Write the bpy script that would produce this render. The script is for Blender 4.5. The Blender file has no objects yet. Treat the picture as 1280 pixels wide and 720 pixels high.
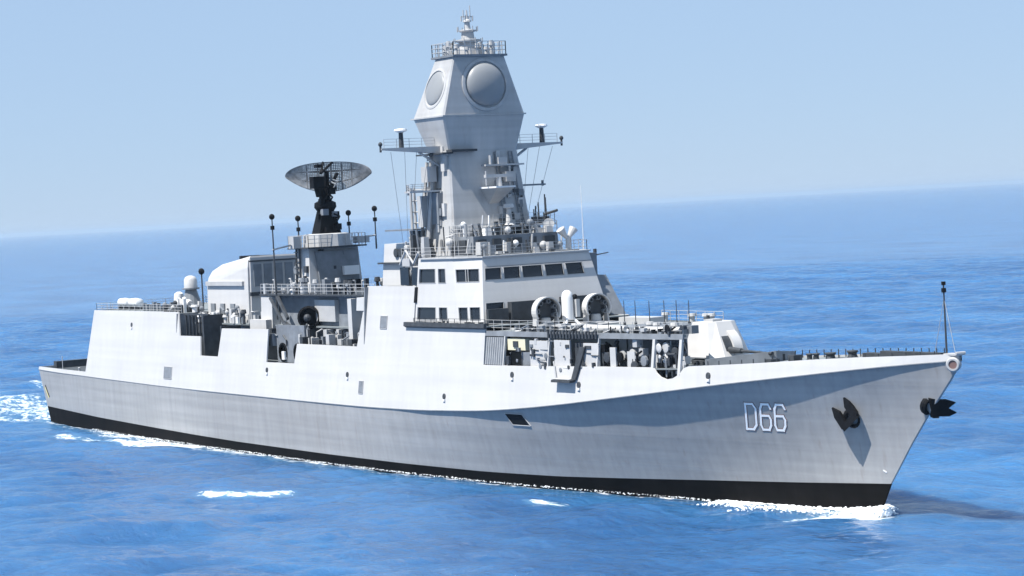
import bpy, bmesh, math, random
import numpy as np
from mathutils import Vector, Matrix
R = math.radians
random.seed(7)
S = bpy.context.scene
COL = S.collection

# ------------------------------------------------------------------ camera
# ship frame: +X bow, -Y starboard, Z up, keel line on y = 0
def set_camera():
    f = 3044.0; roll = math.atan(68/1280.0)
    d = (360-261.0)*math.cos(roll); p = math.atan(d/f); yaw = R(149.51)
    fw = Vector((math.cos(yaw)*math.cos(p), math.sin(yaw)*math.cos(p), -math.sin(p)))
    rt = Vector((math.sin(yaw), -math.cos(yaw), 0)); up = rt.cross(fw)
    Rr = rt*math.cos(roll) - up*math.sin(roll)
    Uu = rt*math.sin(roll) + up*math.cos(roll)
    cam = bpy.data.cameras.new('camera'); o = bpy.data.objects.new('camera', cam); COL.objects.link(o)
    m = Matrix(((Rr.x, Uu.x, -fw.x, 207.72), (Rr.y, Uu.y, -fw.y, -109.13), (Rr.z, Uu.z, -fw.z, 22.83), (0, 0, 0, 1)))
    o.matrix_world = m
    cam.sensor_width = 36; cam.lens = 36*f/1280.0
    cam.clip_start = 1; cam.clip_end = 200000
    S.camera = o
set_camera()

# ------------------------------------------------------------------ light
SUN_EL, SUN_AZ = R(61), R(-92)          # azimuth measured from +X towards +Y
w = bpy.data.worlds.new('World'); S.world = w; w.use_nodes = True
nt = w.node_tree; bg = nt.nodes['Background']
sky = nt.nodes.new('ShaderNodeTexSky'); sky.sky_type = 'NISHITA'; sky.sun_disc = False
sky.sun_elevation = SUN_EL; sky.sun_rotation = R(90)-SUN_AZ
sky.altitude = 1500; sky.air_density = 1.0; sky.dust_density = 0.0; sky.ozone_density = 4.0
hs = nt.nodes.new('ShaderNodeHueSaturation'); hs.inputs['Saturation'].default_value = 1.0
nt.links.new(sky.outputs[0], hs.inputs['Color']); 
veil = nt.nodes.new('ShaderNodeMix'); veil.data_type = 'RGBA'; veil.inputs['Factor'].default_value = 0.85   # thin even haze veil over the clear sky
veil.inputs['B'].default_value = (2.75, 3.85, 5.5, 1)
nt.links.new(hs.outputs[0], veil.inputs['A']); nt.links.new(veil.outputs['Result'], bg.inputs[0])
bg.inputs[1].default_value = 0.075
sl = bpy.data.lights.new('sun', 'SUN'); sl.energy = 4.5; sl.angle = R(0.5); sl.color = (1.0, 0.965, 0.91)
so = bpy.data.objects.new('sun', sl); COL.objects.link(so)
Ld = Vector((math.cos(SUN_EL)*math.cos(SUN_AZ), math.cos(SUN_EL)*math.sin(SUN_AZ), math.sin(SUN_EL)))
so.rotation_euler = Ld.to_track_quat('Z', 'Y').to_euler(); so.location = (0, -60, 120)
S.view_settings.view_transform = 'Standard'; S.view_settings.look = 'None'
S.view_settings.gamma = 1; S.view_settings.exposure = 1.0

# ------------------------------------------------------------------ materials
def mat(name, col, rough=0.55, metal=0.0, var=0.12, scale=0.6, streak=0.0, spec=0.35, bump=0.0):
    m = bpy.data.materials.new(name); m.use_nodes = True
    n = m.node_tree.nodes; l = m.node_tree.links; b = n['Principled BSDF']
    b.inputs['Roughness'].default_value = rough; b.inputs['Metallic'].default_value = metal
    b.inputs['Specular IOR Level'].default_value = spec
    tc = n.new('ShaderNodeTexCoord')
    no = n.new('ShaderNodeTexNoise'); no.inputs['Scale'].default_value = scale; no.inputs['Detail'].default_value = 6
    l.new(tc.outputs['Object'], no.inputs['Vector'])
    mr = n.new('ShaderNodeMapRange'); mr.inputs['From Min'].default_value = 0.3; mr.inputs['From Max'].default_value = 0.7
    mr.inputs['To Min'].default_value = 1-var; mr.inputs['To Max'].default_value = 1+var
    l.new(no.outputs['Fac'], mr.inputs['Value'])
    vm = n.new('ShaderNodeVectorMath'); vm.operation = 'SCALE'; vm.inputs[0].default_value = col
    l.new(mr.outputs[0], vm.inputs['Scale'])
    last = vm.outputs[0]
    if streak > 0:       # vertical weather streaks and faint plate seams
        mp = n.new('ShaderNodeMapping'); mp.inputs['Scale'].default_value = (1.6, 1.6, 0.12)
        l.new(tc.outputs['Object'], mp.inputs['Vector'])
        n2 = n.new('ShaderNodeTexNoise'); n2.inputs['Scale'].default_value = 1.0; n2.inputs['Detail'].default_value = 5
        l.new(mp.outputs[0], n2.inputs['Vector'])
        m2 = n.new('ShaderNodeMapRange'); m2.inputs['From Min'].default_value = 0.35; m2.inputs['From Max'].default_value = 0.75
        m2.inputs['To Min'].default_value = 1.0; m2.inputs['To Max'].default_value = 1-streak
        l.new(n2.outputs['Fac'], m2.inputs['Value'])
        mp3 = n.new('ShaderNodeMapping'); mp3.inputs['Scale'].default_value = (0.04, 0.04, 1.5)
        l.new(tc.outputs['Object'], mp3.inputs['Vector'])
        n3 = n.new('ShaderNodeTexNoise'); n3.inputs['Scale'].default_value = 1.0; n3.inputs['Detail'].default_value = 3
        l.new(mp3.outputs[0], n3.inputs['Vector'])
        m3 = n.new('ShaderNodeMapRange'); m3.inputs['From Min'].default_value = 0.35; m3.inputs['From Max'].default_value = 0.65
        m3.inputs['To Min'].default_value = 1+streak*0.5; m3.inputs['To Max'].default_value = 1-streak*0.6
        l.new(n3.outputs['Fac'], m3.inputs['Value'])
        mu = n.new('ShaderNodeMath'); mu.operation = 'MULTIPLY'; l.new(m2.outputs[0], mu.inputs[0]); l.new(m3.outputs[0], mu.inputs[1])
        v2 = n.new('ShaderNodeVectorMath'); v2.operation = 'SCALE'; l.new(last, v2.inputs[0]); l.new(mu.outputs[0], v2.inputs['Scale'])
        last = v2.outputs[0]
    l.new(last, b.inputs['Base Color'])
    if streak > 0.1:     # thin brownish runs below the fittings
        mp4 = n.new('ShaderNodeMapping'); mp4.inputs['Scale'].default_value = (1.1, 1.1, 0.07); l.new(tc.outputs['Object'], mp4.inputs['Vector'])
        n4 = n.new('ShaderNodeTexNoise'); n4.inputs['Scale'].default_value = 2.2; n4.inputs['Detail'].default_value = 4; l.new(mp4.outputs[0], n4.inputs['Vector'])
        m4 = n.new('ShaderNodeMapRange'); m4.inputs['From Min'].default_value = 0.60; m4.inputs['From Max'].default_value = 0.78; m4.inputs['To Max'].default_value = 0.35; l.new(n4.outputs['Fac'], m4.inputs['Value'])
        x4 = n.new('ShaderNodeMix'); x4.data_type = 'RGBA'; x4.inputs['B'].default_value = (col[0]*.62, col[1]*.5, col[2]*.42, 1)
        l.new(m4.outputs[0], x4.inputs['Factor']); l.new(last, x4.inputs['A']); l.new(x4.outputs['Result'], b.inputs['Base Color'])
    if bump > 0:
        bp = n.new('ShaderNodeBump'); bp.inputs['Strength'].default_value = bump; bp.inputs['Distance'].default_value = 0.05
        nb = n.new('ShaderNodeTexNoise'); nb.inputs['Scale'].default_value = 0.5; nb.inputs['Detail'].default_value = 4
        l.new(tc.outputs['Object'], nb.inputs['Vector']); sx = n.new('ShaderNodeSeparateXYZ'); l.new(tc.outputs['Object'], sx.inputs[0])
        def rib(out, period):
            a_ = n.new('ShaderNodeMath'); a_.operation = 'MULTIPLY'; a_.inputs[1].default_value = math.pi/period; l.new(out, a_.inputs[0])
            c_ = n.new('ShaderNodeMath'); c_.operation = 'SINE'; l.new(a_.outputs[0], c_.inputs[0])
            d_ = n.new('ShaderNodeMath'); d_.operation = 'ABSOLUTE'; l.new(c_.outputs[0], d_.inputs[0])
            e_ = n.new('ShaderNodeMath'); e_.operation = 'POWER'; e_.inputs[1].default_value = .35; l.new(d_.outputs[0], e_.inputs[0]); return e_.outputs[0]
        r1 = n.new('ShaderNodeMath'); r1.operation = 'MULTIPLY'; l.new(rib(sx.outputs[0], 1.9), r1.inputs[0]); l.new(rib(sx.outputs[2], 2.3), r1.inputs[1])
        r2 = n.new('ShaderNodeMath'); r2.operation = 'MULTIPLY_ADD'; l.new(r1.outputs[0], r2.inputs[0]); r2.inputs[1].default_value = -.35; l.new(nb.outputs['Fac'], r2.inputs[2])
        l.new(r2.outputs[0], bp.inputs['Height']); l.new(bp.outputs[0], b.inputs['Normal'])
    return m
M_HULL = mat('hull_grey_shaded', (0.335, 0.332, 0.328), 0.45, var=0.06, scale=0.12, streak=0.14, bump=0.35)  # same ship grey as the sides, darkened to deepen the shaded hull
M_SIDE = mat('superstructure_grey_sunlit', (0.485, 0.48, 0.475), 0.5, var=0.05, scale=0.15, streak=0.06, bump=0.15)  # same ship grey as the hull, lightened to paint in the sunlit look
M_GREY = mat('fitting_grey_paint', (0.40, 0.40, 0.40), 0.5, var=0.10, scale=0.8)
M_MAST = mat('mast_grey_paint', (0.40, 0.40, 0.40), 0.5, var=0.07, scale=0.3, streak=0.12)
M_MID2 = mat('weathered_mesh_grey', (0.27, 0.265, 0.26), 0.6, var=0.45, scale=2.0)
M_ARR = mat('array_cover_grey', (0.23, 0.24, 0.25), 0.4, var=0.06, scale=0.5)
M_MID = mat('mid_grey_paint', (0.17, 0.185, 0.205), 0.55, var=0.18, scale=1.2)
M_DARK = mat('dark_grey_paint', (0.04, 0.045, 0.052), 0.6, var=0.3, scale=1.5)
M_BLACK = mat('black_paint', (0.007, 0.0075, 0.009), 0.6, var=0.35, scale=0.5, spec=0.12)
M_BOOT = mat('boot_topping_black_paint', (0.005, 0.0045, 0.0045), 0.75, var=0.5, scale=0.35, streak=0.3, spec=0.08)
M_DECK = mat('deck_non_slip_paint', (0.16, 0.18, 0.19), 0.85, var=0.15, scale=0.5)
M_FDECK = mat('flight_deck_paint', (0.05, 0.058, 0.065), 0.85, var=0.2, scale=0.4)
M_WHITE = mat('white_paint', (0.7, 0.7, 0.7), 0.45, var=0.04)
M_CREAM = mat('cream_paint', (0.62, 0.58, 0.42), 0.5, var=0.06)
M_RED = mat('dull_brown_paint', (0.17, 0.105, 0.095), 0.5, var=0.1)
M_YEL = mat('yellow_paint', (0.6, 0.55, 0.25), 0.5, var=0.1)
M_GLASS = mat('dark_window_glass', (0.012, 0.016, 0.022), 0.12, var=0.2, spec=0.5)
M_RUB = mat('grey_rubber', (0.10, 0.105, 0.11), 0.7, var=0.15)

# ------------------------------------------------------------------ mesh builder
class MB:
    def __init__(s): s.v = []; s.f = []; s.marks = []
    def quad(s, a, b, c, d):
        i = len(s.v); s.v += [tuple(a), tuple(b), tuple(c), tuple(d)]; s.f.append((i, i+1, i+2, i+3)); return s
    def poly(s, pts):
        i = len(s.v); s.v += [tuple(p) for p in pts]; s.f.append(tuple(range(i, i+len(pts)))); return s
    def loft(s, rings, closed=True, cap=True):
        i = len(s.v); n = len(rings[0]); s.marks.append((i, len(s.f)))
        for r in rings: s.v += [tuple(p) for p in r]
        for k in range(len(rings)-1):
            for j in range(n if closed else n-1):
                a = i+k*n+j; b = i+k*n+(j+1) % n
                s.f.append((a, b, b+n, a+n))
        if cap:
            s.f.append(tuple(i+j for j in reversed(range(n)))); s.f.append(tuple(i+(len(rings)-1)*n+j for j in range(n)))
        return s
    def box(s, x0, x1, y0, y1, z0, z1, tx=0.0, ty=0.0):
        b = [(x0, y0, z0), (x1, y0, z0), (x1, y1, z0), (x0, y1, z0)]
        t = [(x0+tx, y0+ty, z1), (x1-tx, y0+ty, z1), (x1-tx, y1-ty, z1), (x0+tx, y1-ty, z1)]
        return s.loft([b, t])
    def prism(s, pts, z0, z1, inset=None):
        a = [(x, y, z0) for x, y in pts]; t = [(x, y, z1) for x, y in (inset or pts)]
        return s.loft([a, t])
    def tube(s, p, q, r, r2=None, n=6):
        p, q = Vector(p), Vector(q); d = (q-p)
        if d.length < 1e-6: return s
        r2 = r if r2 is None else r2
        z = d.normalized(); x = z.orthogonal().normalized(); y = z.cross(x)
        ring = lambda c, rr: [c+(x*math.cos(a)+y*math.sin(a))*rr for a in [2*math.pi*k/n for k in range(n)]]
        return s.loft([ring(p, r), ring(q, r2)])
    def path(s, pts, r, n=5):
        for a, b in zip(pts, pts[1:]): s.tube(a, b, r, n=n)
        return s
    def lathe(s, c, axis, prof, n=20):
        c = Vector(c); z = Vector(axis).normalized(); x = z.orthogonal().normalized(); y = z.cross(x)
        rings = [[c+z*h+(x*math.cos(a)+y*math.sin(a))*max(r, 1e-3) for a in [2*math.pi*k/n for k in range(n)]] for h, r in prof]
        return s.loft(rings)
    def sphere(s, c, r, n=14, sz=1.0):
        return s.lathe(c, (0, 0, 1), [(-r*sz*math.cos(math.pi*k/n), r*math.sin(math.pi*k/n)) for k in range(n+1)], n)
    def build(s, name, m, parent=None, smooth=False):
        me = bpy.data.meshes.new(name); me.from_pydata(s.v, [], s.f); me.validate()
        bm = bmesh.new(); bm.from_mesh(me); bmesh.ops.recalc_face_normals(bm, faces=bm.faces)
        bm.to_mesh(me); bm.free()
        me.materials.append(m)
        if smooth:
            for p in me.polygons: p.use_smooth = True
            try: me.set_sharp_from_angle(angle=R(38))
            except Exception: pass
        o = bpy.data.objects.new(name, me); COL.objects.link(o)
        if parent is not None: o.parent = parent
        return o

def build_each(mb, name, m, parent, smooth=False):
    """every solid collected in mb becomes a part of its own"""
    mk = mb.marks+[(len(mb.v), len(mb.f))]
    for (v0, f0), (v1, f1) in zip(mk, mk[1:]):
        k = MB(); k.v = mb.v[v0:v1]; k.f = [tuple(i-v0 for i in f) for f in mb.f[f0:f1]]
        o = k.build(name, m, parent, smooth)
    return o

def facet(mb, A, B, B2, A2, us, vs, holes, th=0.12):
    """wall panel A-B (bottom) to A2-B2 (top) with rectangular holes given as (ui,vi) cells; returns hole quads set back"""
    A, B, A2, B2 = map(Vector, (A, B, A2, B2))
    nrm = (B-A).cross(A2-A).normalized()
    P = lambda u, v, d=0: (A*(1-u)+B*u)*(1-v)+(A2*(1-u)+B2*u)*v - nrm*d
    out = []
    for i in range(len(us)-1):
        for j in range(len(vs)-1):
            u0, u1, v0, v1 = us[i], us[i+1], vs[j], vs[j+1]
            if (i, j) in holes:
                out.append([P(u0, v0, th), P(u1, v0, th), P(u1, v1, th), P(u0, v1, th)])
                for (a, b) in (((u0, v0), (u1, v0)), ((u1, v0), (u1, v1)), ((u1, v1), (u0, v1)), ((u0, v1), (u0, v0))):
                    mb.quad(P(*a), P(*b), P(*b, th), P(*a, th))
            else:
                mb.quad(P(u0, v0), P(u1, v0), P(u1, v1), P(u0, v1))
    return out

def railing(pts, parent, h=1.05, step=1.6, r=0.022, name='railing', m=None, rails=3):
    mb = MB()
    for a, b in zip(pts, pts[1:]):
        a, b = Vector(a), Vector(b); L = (b-a).length; n = max(1, int(L/step))
        for k in range(n+1):
            p = a.lerp(b, k/n); mb.tube(p, p+Vector((0, 0, h)), r*1.3, n=4)
        for q in range(rails):
            z = Vector((0, 0, h*(q+1)/rails)); mb.tube(a+z, b+z, r, n=4)
    return mb.build(name, m or M_GREY, parent)

# ------------------------------------------------------------------ root
ship = bpy.data.objects.new('warship', None); COL.objects.link(ship)
ship['label'] = 'long grey destroyer with number D66 on its bow steaming across blue sea'
ship['category'] = 'warship'

# ------------------------------------------------------------------ hull lines
WLZ = -0.4
BKx = [-81.5, -60, -30, 0, 20, 32, 42, 52, 60, 68, 75, 81.5]; BKy = [7.3, 8.2, 8.7, 8.7, 8.6, 8.2, 7.5, 6.3, 5.0, 3.4, 1.9, 0.12]
WLx = [-80, -60, -30, 0, 15, 30, 42, 55, 65, 72.2]; WLy = [6.8, 8.0, 8.5, 8.3, 7.7, 6.35, 4.55, 2.2, 0.95, 0.06]
ZKx = [-82, -73, -63, -40, -20, 0, 10, 20, 30, 36, 42, 52, 56, 60, 68, 75, 80, 81.5]
ZKz = [6.1, 5.95, 5.9, 5.65, 5.56, 5.5, 5.5, 5.65, 6.0, 6.43, 7.0, 8.1, 8.55, 9.0, 9.8, 10.5, 10.9, 11.0]
def smooth_tab(xs, ys):
    g = np.linspace(xs[0], xs[-1], 400); v = np.interp(g, xs, ys)
    k = np.hanning(25); k /= k.sum(); p = 12
    e = np.concatenate([2*v[0]-v[p:0:-1], v, 2*v[-1]-v[-2:-p-2:-1]])
    return g, np.convolve(e, k, 'valid')
_bk, _wl, _zk = smooth_tab(BKx, BKy), smooth_tab(WLx, WLy), smooth_tab(ZKx, ZKz)
Bk = lambda x: float(np.interp(x, *_bk)); Wl = lambda x: float(np.interp(x, *_wl)); Zk = lambda x: float(np.interp(x, *_zk))
def stem_x(z): return float(np.interp(z, [-3, -0.4, 2.0, 5.0, 7.0, 9.93, 11.0, 11.6], [70.6, 72.1, 73.5, 76.0, 77.8, 80.7, 81.5, 81.8]))
def trans_x(z): return -79.6 - 0.3*max(0, z)
def hull_b(x, z):
    """half-breadth of the hull below the knuckle"""
    zk = Zk(x); t = (z-WLZ)/(zk-WLZ)
    xs, xa = stem_x(z), trans_x(z)
    s = min(1, max(0, (x-xa)/(xs-xa)))
    w_ = Wl(-80+s*152.2) if s < 1 else 0.06
    k_ = Bk(-81.5+s*163.0)
    if t < 0: return max(0.03, w_*(1+0.06*t*2))
    fore = min(1, max(0, (x-20)/45)); p = float(np.interp(x, [20, 45, 60, 68, 76], [1.0, 1.02, 1.08, 1.5, 1.9]))
    return w_*(1-t**p)+k_*t**p
def side_b(x, z): return max(0.05, Bk(x)-0.14*(z-Zk(x))*min(1, Bk(x)/2.0))

# deck edge / sheer of the shell plating above the knuckle: (x, z top)
SHEER = [(-81.5, 6.45), (-73, 6.4), (-63.5, 6.4), (-61.9, 13.6), (-35.7, 13.65), (-34.8, 11.15), (-29.1, 11.2), (-28.7, 9.2), (-24.2, 9.2),
         (-23.7, 12.1), (-12.4, 12.2), (-12.3, 8.95), (-5.9, 9.0), (-5.6, 10.9), (7.1, 10.9), (8.4, 16.45), (17.75, 16.45), (17.76, 13.15), (30.0, 13.1), (30.1, 9.85),
         (36, 9.9), (47, 10.1), (52.9, 10.15), (53.3, 9.75), (53.8, 9.45), (54.5, 9.28), (55.2, 9.38), (55.9, 9.7), (56.3, 10.15), (56.8, 10.3), (60, 10.45), (64, 10.65), (69, 10.95), (73, 11.15), (77, 11.28), (81.5, 11.45)]
def densify(sh, step=1.5):
    out = [sh[0]]
    for a, b in zip(sh, sh[1:]):
        n = max(1, int((b[0]-a[0])/step))
        for k in range(1, n+1): out.append((a[0]+(b[0]-a[0])*k/n, a[1]+(b[1]-a[1])*k/n))
    return out
SH_S = densify(SHEER)
SH_P = [(x, (z if x < 46 or x > 56.9 else 10.1+(x-46)*.02)) for x, z in SH_S]

# hull below the knuckle
def hull_mesh(lo, hi, n=12):
    """lo/hi: functions z(x); both sides plus transom"""
    mb = MB(); NS = 130; svals = [k/NS for k in range(NS+1)]
    for sg in (-1, 1):
        rings = []
        for j in range(n+1):
            row = []
            for s_ in svals:
                x = -81.5+163.2*s_; z = lo(x)*(1-j/n)+hi(x)*j/n
                for _ in range(3):
                    xx = trans_x(z)+(stem_x(z)-trans_x(z))*s_
                    z = lo(xx)*(1-j/n)+hi(xx)*j/n
                row.append((xx, sg*hull_b(xx, z), z))
            rings.append(row)
        mb.loft(rings, closed=False, cap=False)
        ends = [r[0] for r in rings]
        for a, b in zip(ends, ends[1:]): mb.quad(a, (a[0], 0, a[2]), (b[0], 0, b[2]), b)
        bow = [r[-1] for r in rings]
        for a, b in zip(bow, bow[1:]): mb.quad(a, (a[0]+.05, 0, a[2]), (b[0]+.05, 0, b[2]), b)
    return mb
BTx = [-80, -60, -41, -20, 0, 14, 27, 38, 50, 57, 65, 74]; BTz = [1.6, 1.25, 0.95, 0.68, 0.62, 0.6, 0.6, 0.75, 1.15, 1.4, 1.7, 2.1]
bt = lambda x: float(np.interp(x, BTx, BTz))
hull = hull_mesh(bt, Zk, 14).build('hull', M_HULL, ship, smooth=True)
boot = hull_mesh(lambda x: -2.2, bt, 5).build('boot_topping', M_BOOT, hull, smooth=True)

# shell plating above the knuckle, starboard and port, with its inner face
def shell_side(sg):
    SH = SH_S if sg < 0 else SH_P
    mb = MB(); th = 0.14
    o0 = [(x, sg*side_b(x, Zk(x)), Zk(x)) for x, z in SH]
    o1 = [(x, sg*side_b(x, z), z) for x, z in SH]
    i0 = [(x, sg*max(0, side_b(x, Zk(x))-th), Zk(x)) for x, z in SH]
    i1 = [(x, sg*max(0, side_b(x, z)-th), z) for x, z in SH]
    mb.loft([o0, o1, i1, i0], closed=False, cap=False)
    return mb
for sg in (-1, 1): shell_side(sg).build('side_plating', M_SIDE, ship)
# rubbing edge along the knuckle
for sg in (-1, 1):
    mb = MB(); xs = np.linspace(-81.4, 81.2, 140)
    mb.path([(x, sg*(Bk(x)+0.01), Zk(x)) for x in xs], 0.045, 4); mb.build('knuckle_strip', M_MID, hull)

# ------------------------------------------------------------------ decks and inner houses
def deck(name, x0, x1, z, m, inset=0.12, step=2.0, th=0.1, zf=None):
    n = max(2, int((x1-x0)/step)); mb = MB(); zf = zf or (lambda x: z)
    xs = [x0+(x1-x0)*k/n for k in range(n+1)]
    top = [[(x, -max(0.02, side_b(x, zf(x))-inset), zf(x)), (x, max(0.02, side_b(x, zf(x))-inset), zf(x)),
            (x, max(0.02, side_b(x, zf(x))-inset), zf(x)-th), (x, -max(0.02, side_b(x, zf(x))-inset), zf(x)-th)] for x in xs]
    mb.loft(top); return mb.build(name, m, ship)
sheer_f = lambda x: float(np.interp(x, [p[0] for p in SHEER], [p[1] for p in SHEER]))
deck('flight_deck', -81.3, -62.8, 6.15, M_FDECK)
deck('hangar_roof', -61.8, -35.8, 13.5, M_DECK)
deck('boat_deck', -35.6, 8.6, 8.85, M_DECK)
deck('upper_deck', 8.5, 17.7, 16.3, M_DECK)
deck('walkway_deck', 17.7, 30.0, 13.05, M_DECK)
deck('gallery_floor', 30.0, 56.6, 9.2, M_DECK)
deck('foredeck', 47.5, 81.2, 10, M_DECK, zf=lambda x: float(np.interp(x, [47.5, 56, 69, 81.5], [9.95, 10.12, 10.75, 11.25])))
# transom closing strip and hangar end walls
mb = MB(); mb.box(-81.5, -81.38, -7.2, 7.2, 5.9, 6.45); mb.build('transom_coaming', M_SIDE, ship)
hg = MB()
b0, b1 = side_b(-63.3, 6.3)-.15, side_b(-61.8, 13.5)-.15
hg.poly([(-63.3, -b0, 6.16), (-63.3, b0, 6.16), (-61.8, b1, 13.6), (-61.8, -b1, 13.6)])
hang = hg.build('hangar_wall', M_GREY, ship)
for y in (-3.4, 3.4):
    mb = MB(); mb.box(-63.5, -63.2, y-2.6, y+2.6, 6.2, 11.4); mb.build('hangar_door', M_MID, hang)
mb = MB(); mb.box(-35.9, -35.75, -side_b(-35.8, 9)+.15, side_b(-35.8, 9)-.15, 8.9, 13.5, 0, 0.35); mb.build('hangar_front_wall', M_MID, hang)
mb = MB(); mb.box(8.45, 8.6, -side_b(8.5, 9)+.15, side_b(8.5, 9)-.15, 8.9, 16.35, 0, 0.5); mb.build('block_end_wall', M_MID, ship)

def house(name, x0, x1, hy, z0, z1, m=M_GREY, tx=0.0, ty=0.0, parent=None, y0=None, y1=None):
    mb = MB(); mb.box(x0, x1, -hy if y0 is None else y0, hy if y1 is None else y1, z0, z1, tx, ty)
    return mb.build(name, m, parent or ship)

# mid deckhouse seen through the side recesses
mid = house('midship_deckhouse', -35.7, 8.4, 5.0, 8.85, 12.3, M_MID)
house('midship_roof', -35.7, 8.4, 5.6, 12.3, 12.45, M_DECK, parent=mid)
# dark structure in the aft recess
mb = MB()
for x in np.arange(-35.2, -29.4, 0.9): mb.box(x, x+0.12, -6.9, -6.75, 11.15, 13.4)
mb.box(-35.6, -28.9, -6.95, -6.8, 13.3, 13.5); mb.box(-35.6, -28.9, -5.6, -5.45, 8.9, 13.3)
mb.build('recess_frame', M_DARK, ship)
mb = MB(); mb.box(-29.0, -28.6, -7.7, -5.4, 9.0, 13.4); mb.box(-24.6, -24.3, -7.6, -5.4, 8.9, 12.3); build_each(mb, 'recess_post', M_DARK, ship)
# side pieces of the recess: rounded ports cut in dark plating
mb = MB(); mb.box(-12.2, -5.8, -7.0, -6.8, 8.9, 12.6); rp = mb.build('recess_bulkhead', M_MID, ship)
for x in (-10.8, -7.4):
    mb = MB(); mb.lathe((x, -7.05, 9.9), (0, 1, 0), [(-.05, .95), (.06, .95), (.06, .75), (-.05, .75)], 16)
    mb.tube((x-.7, -7.1, 9.4), (x+.6, -7.1, 10.5), .07); mb.build('hose_reel', M_BLACK, rp)
    mb = MB(); mb.box(x+.2, x+.8, -7.3, -7.05, 9.2, 10.0); mb.build('locker', M_WHITE, rp)

def hull_y(x, z): return side_b(x, z) if z > Zk(x) else hull_b(x, z)
# small hatches and scuttles on the ship's side
def side_hatch(x, z, wd, ht, m=M_MID, name='side_hatch', skew=0.0):
    mb = MB(); t = 0.05
    P = lambda xx, zz, d: (xx, -(hull_y(xx, zz)+d), zz)
    c = [(x-wd/2-skew, z+ht/2), (x-wd/2+skew, z-ht/2), (x+wd/2+skew, z-ht/2), (x+wd/2-skew, z+ht/2)]
    mb.loft([[P(a, b, -0.05) for a, b in c], [P(a, b, t) for a, b in c]])
    o = mb.build(name, m, ship)
    f = MB(); d = .06
    cc = [(x-wd/2-skew-d, z+ht/2+d), (x-wd/2+skew-d, z-ht/2-d), (x+wd/2+skew+d, z-ht/2-d), (x+wd/2-skew+d, z+ht/2+d)]
    for a, b in zip(cc, cc[1:]+cc[:1]): f.tube(P(*a, .03), P(*b, .03), .04, n=4)
    f.build('hatch_frame', M_GREY, o); return o
side_hatch(-37.4, 7.15, 2.1, 1.15, M_MID)
side_hatch(12.1, 13.2, 1.15, 1.0, M_MID)
side_hatch(8.5, 7.25, 0.7, 1.0, M_MID)
side_hatch(34.9, 5.45, 2.3, 0.85, M_BLACK, 'side_port', 0.35)
for x, z in ((-49.3, 12.1), (-12.0, 8.2), (34.6, 9.15), (59.0, 9.65), (5.6, 8.3), (24, 7.0), (44, 8.6)):
    mb = MB(); y = -hull_y(x, z)
    mb.lathe((x, y, z), (0, -1, 0.1), [(-.05, .26), (.05, .26), (.07, .2)], 12); o = mb.build('fairlead', M_DARK, ship)
    mb = MB(); mb.box(x-.1, x+.25, y-.16, y-.02, z-.42, z-.24); mb.build('fairlead_bracket', M_WHITE, o)
# ------------------------------------------------------------------ hull number D66 and draft marks
def strokes(paths, w_, d, name, m, parent):
    mb = MB()
    for pts in paths:
        for (xa, za), (xb, zb) in zip(pts, pts[1:]):
            L = math.hypot(xb-xa, zb-za); tx, tz = (xb-xa)/L, (zb-za)/L
            xa2, za2, xb2, zb2 = xa-tx*w_/2, za-tz*w_/2, xb+tx*w_/2, zb+tz*w_/2
            nx, nz = -tz*w_/2, tx*w_/2; n = max(1, int(L/.4))
            rows = []
            for k in range(n+1):
                x = xa2+(xb2-xa2)*k/n; z = za2+(zb2-za2)*k/n
                rows.append([(x+nx, -(hull_y(x+nx, z+nz)+d), z+nz), (x-nx, -(hull_y(x-nx, z-nz)+d), z-nz),
                             (x-nx, -(hull_y(x-nx, z-nz)-.02), z-nz), (x+nx, -(hull_y(x+nx, z+nz)-.02), z+nz)])
            mb.loft(rows)
    return mb.build(name, m, parent)
def glyph(ch, x, z, w_, h):
    X = lambda u, v: (x+u*w_+0.7*v, z+v*h)
    if ch == 'D': pts = [[(0, 0), (0, 1), (.72, 1), (1, .82), (1, .18), (.72, 0), (0, 0)]]
    else: pts = [[(1, .84), (.82, 1), (.18, 1), (0, .82), (0, .18), (.18, 0), (.82, 0), (1, .18), (1, .4), (.82, .55), (.12, .55)]]
    return [[X(u, v) for u, v in p] for p in pts]
num = []
for ch, x in (('D', 60.95), ('6', 62.35), ('6', 63.7)): num += glyph(ch, x, 5.6, 0.95, 1.95)
hn = strokes(num, 0.27, 0.024, 'hull_number_outline', M_RED, ship)  # brown painted outline behind the white strokes
strokes(num, 0.17, 0.034, 'hull_number', mat('number_white_paint', (.88, .88, .87), .4, var=.02), ship)
dm = strokes([[(-79.6, 4.1), (-78.7, 2.9)]], 0.22, 0.04, 'draught_mark', M_BLACK, ship)
strokes([[(-79.9, 3.9), (-79.0, 2.7)]], 0.14, 0.035, 'draught_mark_edge', M_YEL, dm)
strokes([[(73.1+.0, 3.0), (73.3, 2.9)]], 0.1, 0.03, 'stem_mark', M_WHITE, ship)

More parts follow.
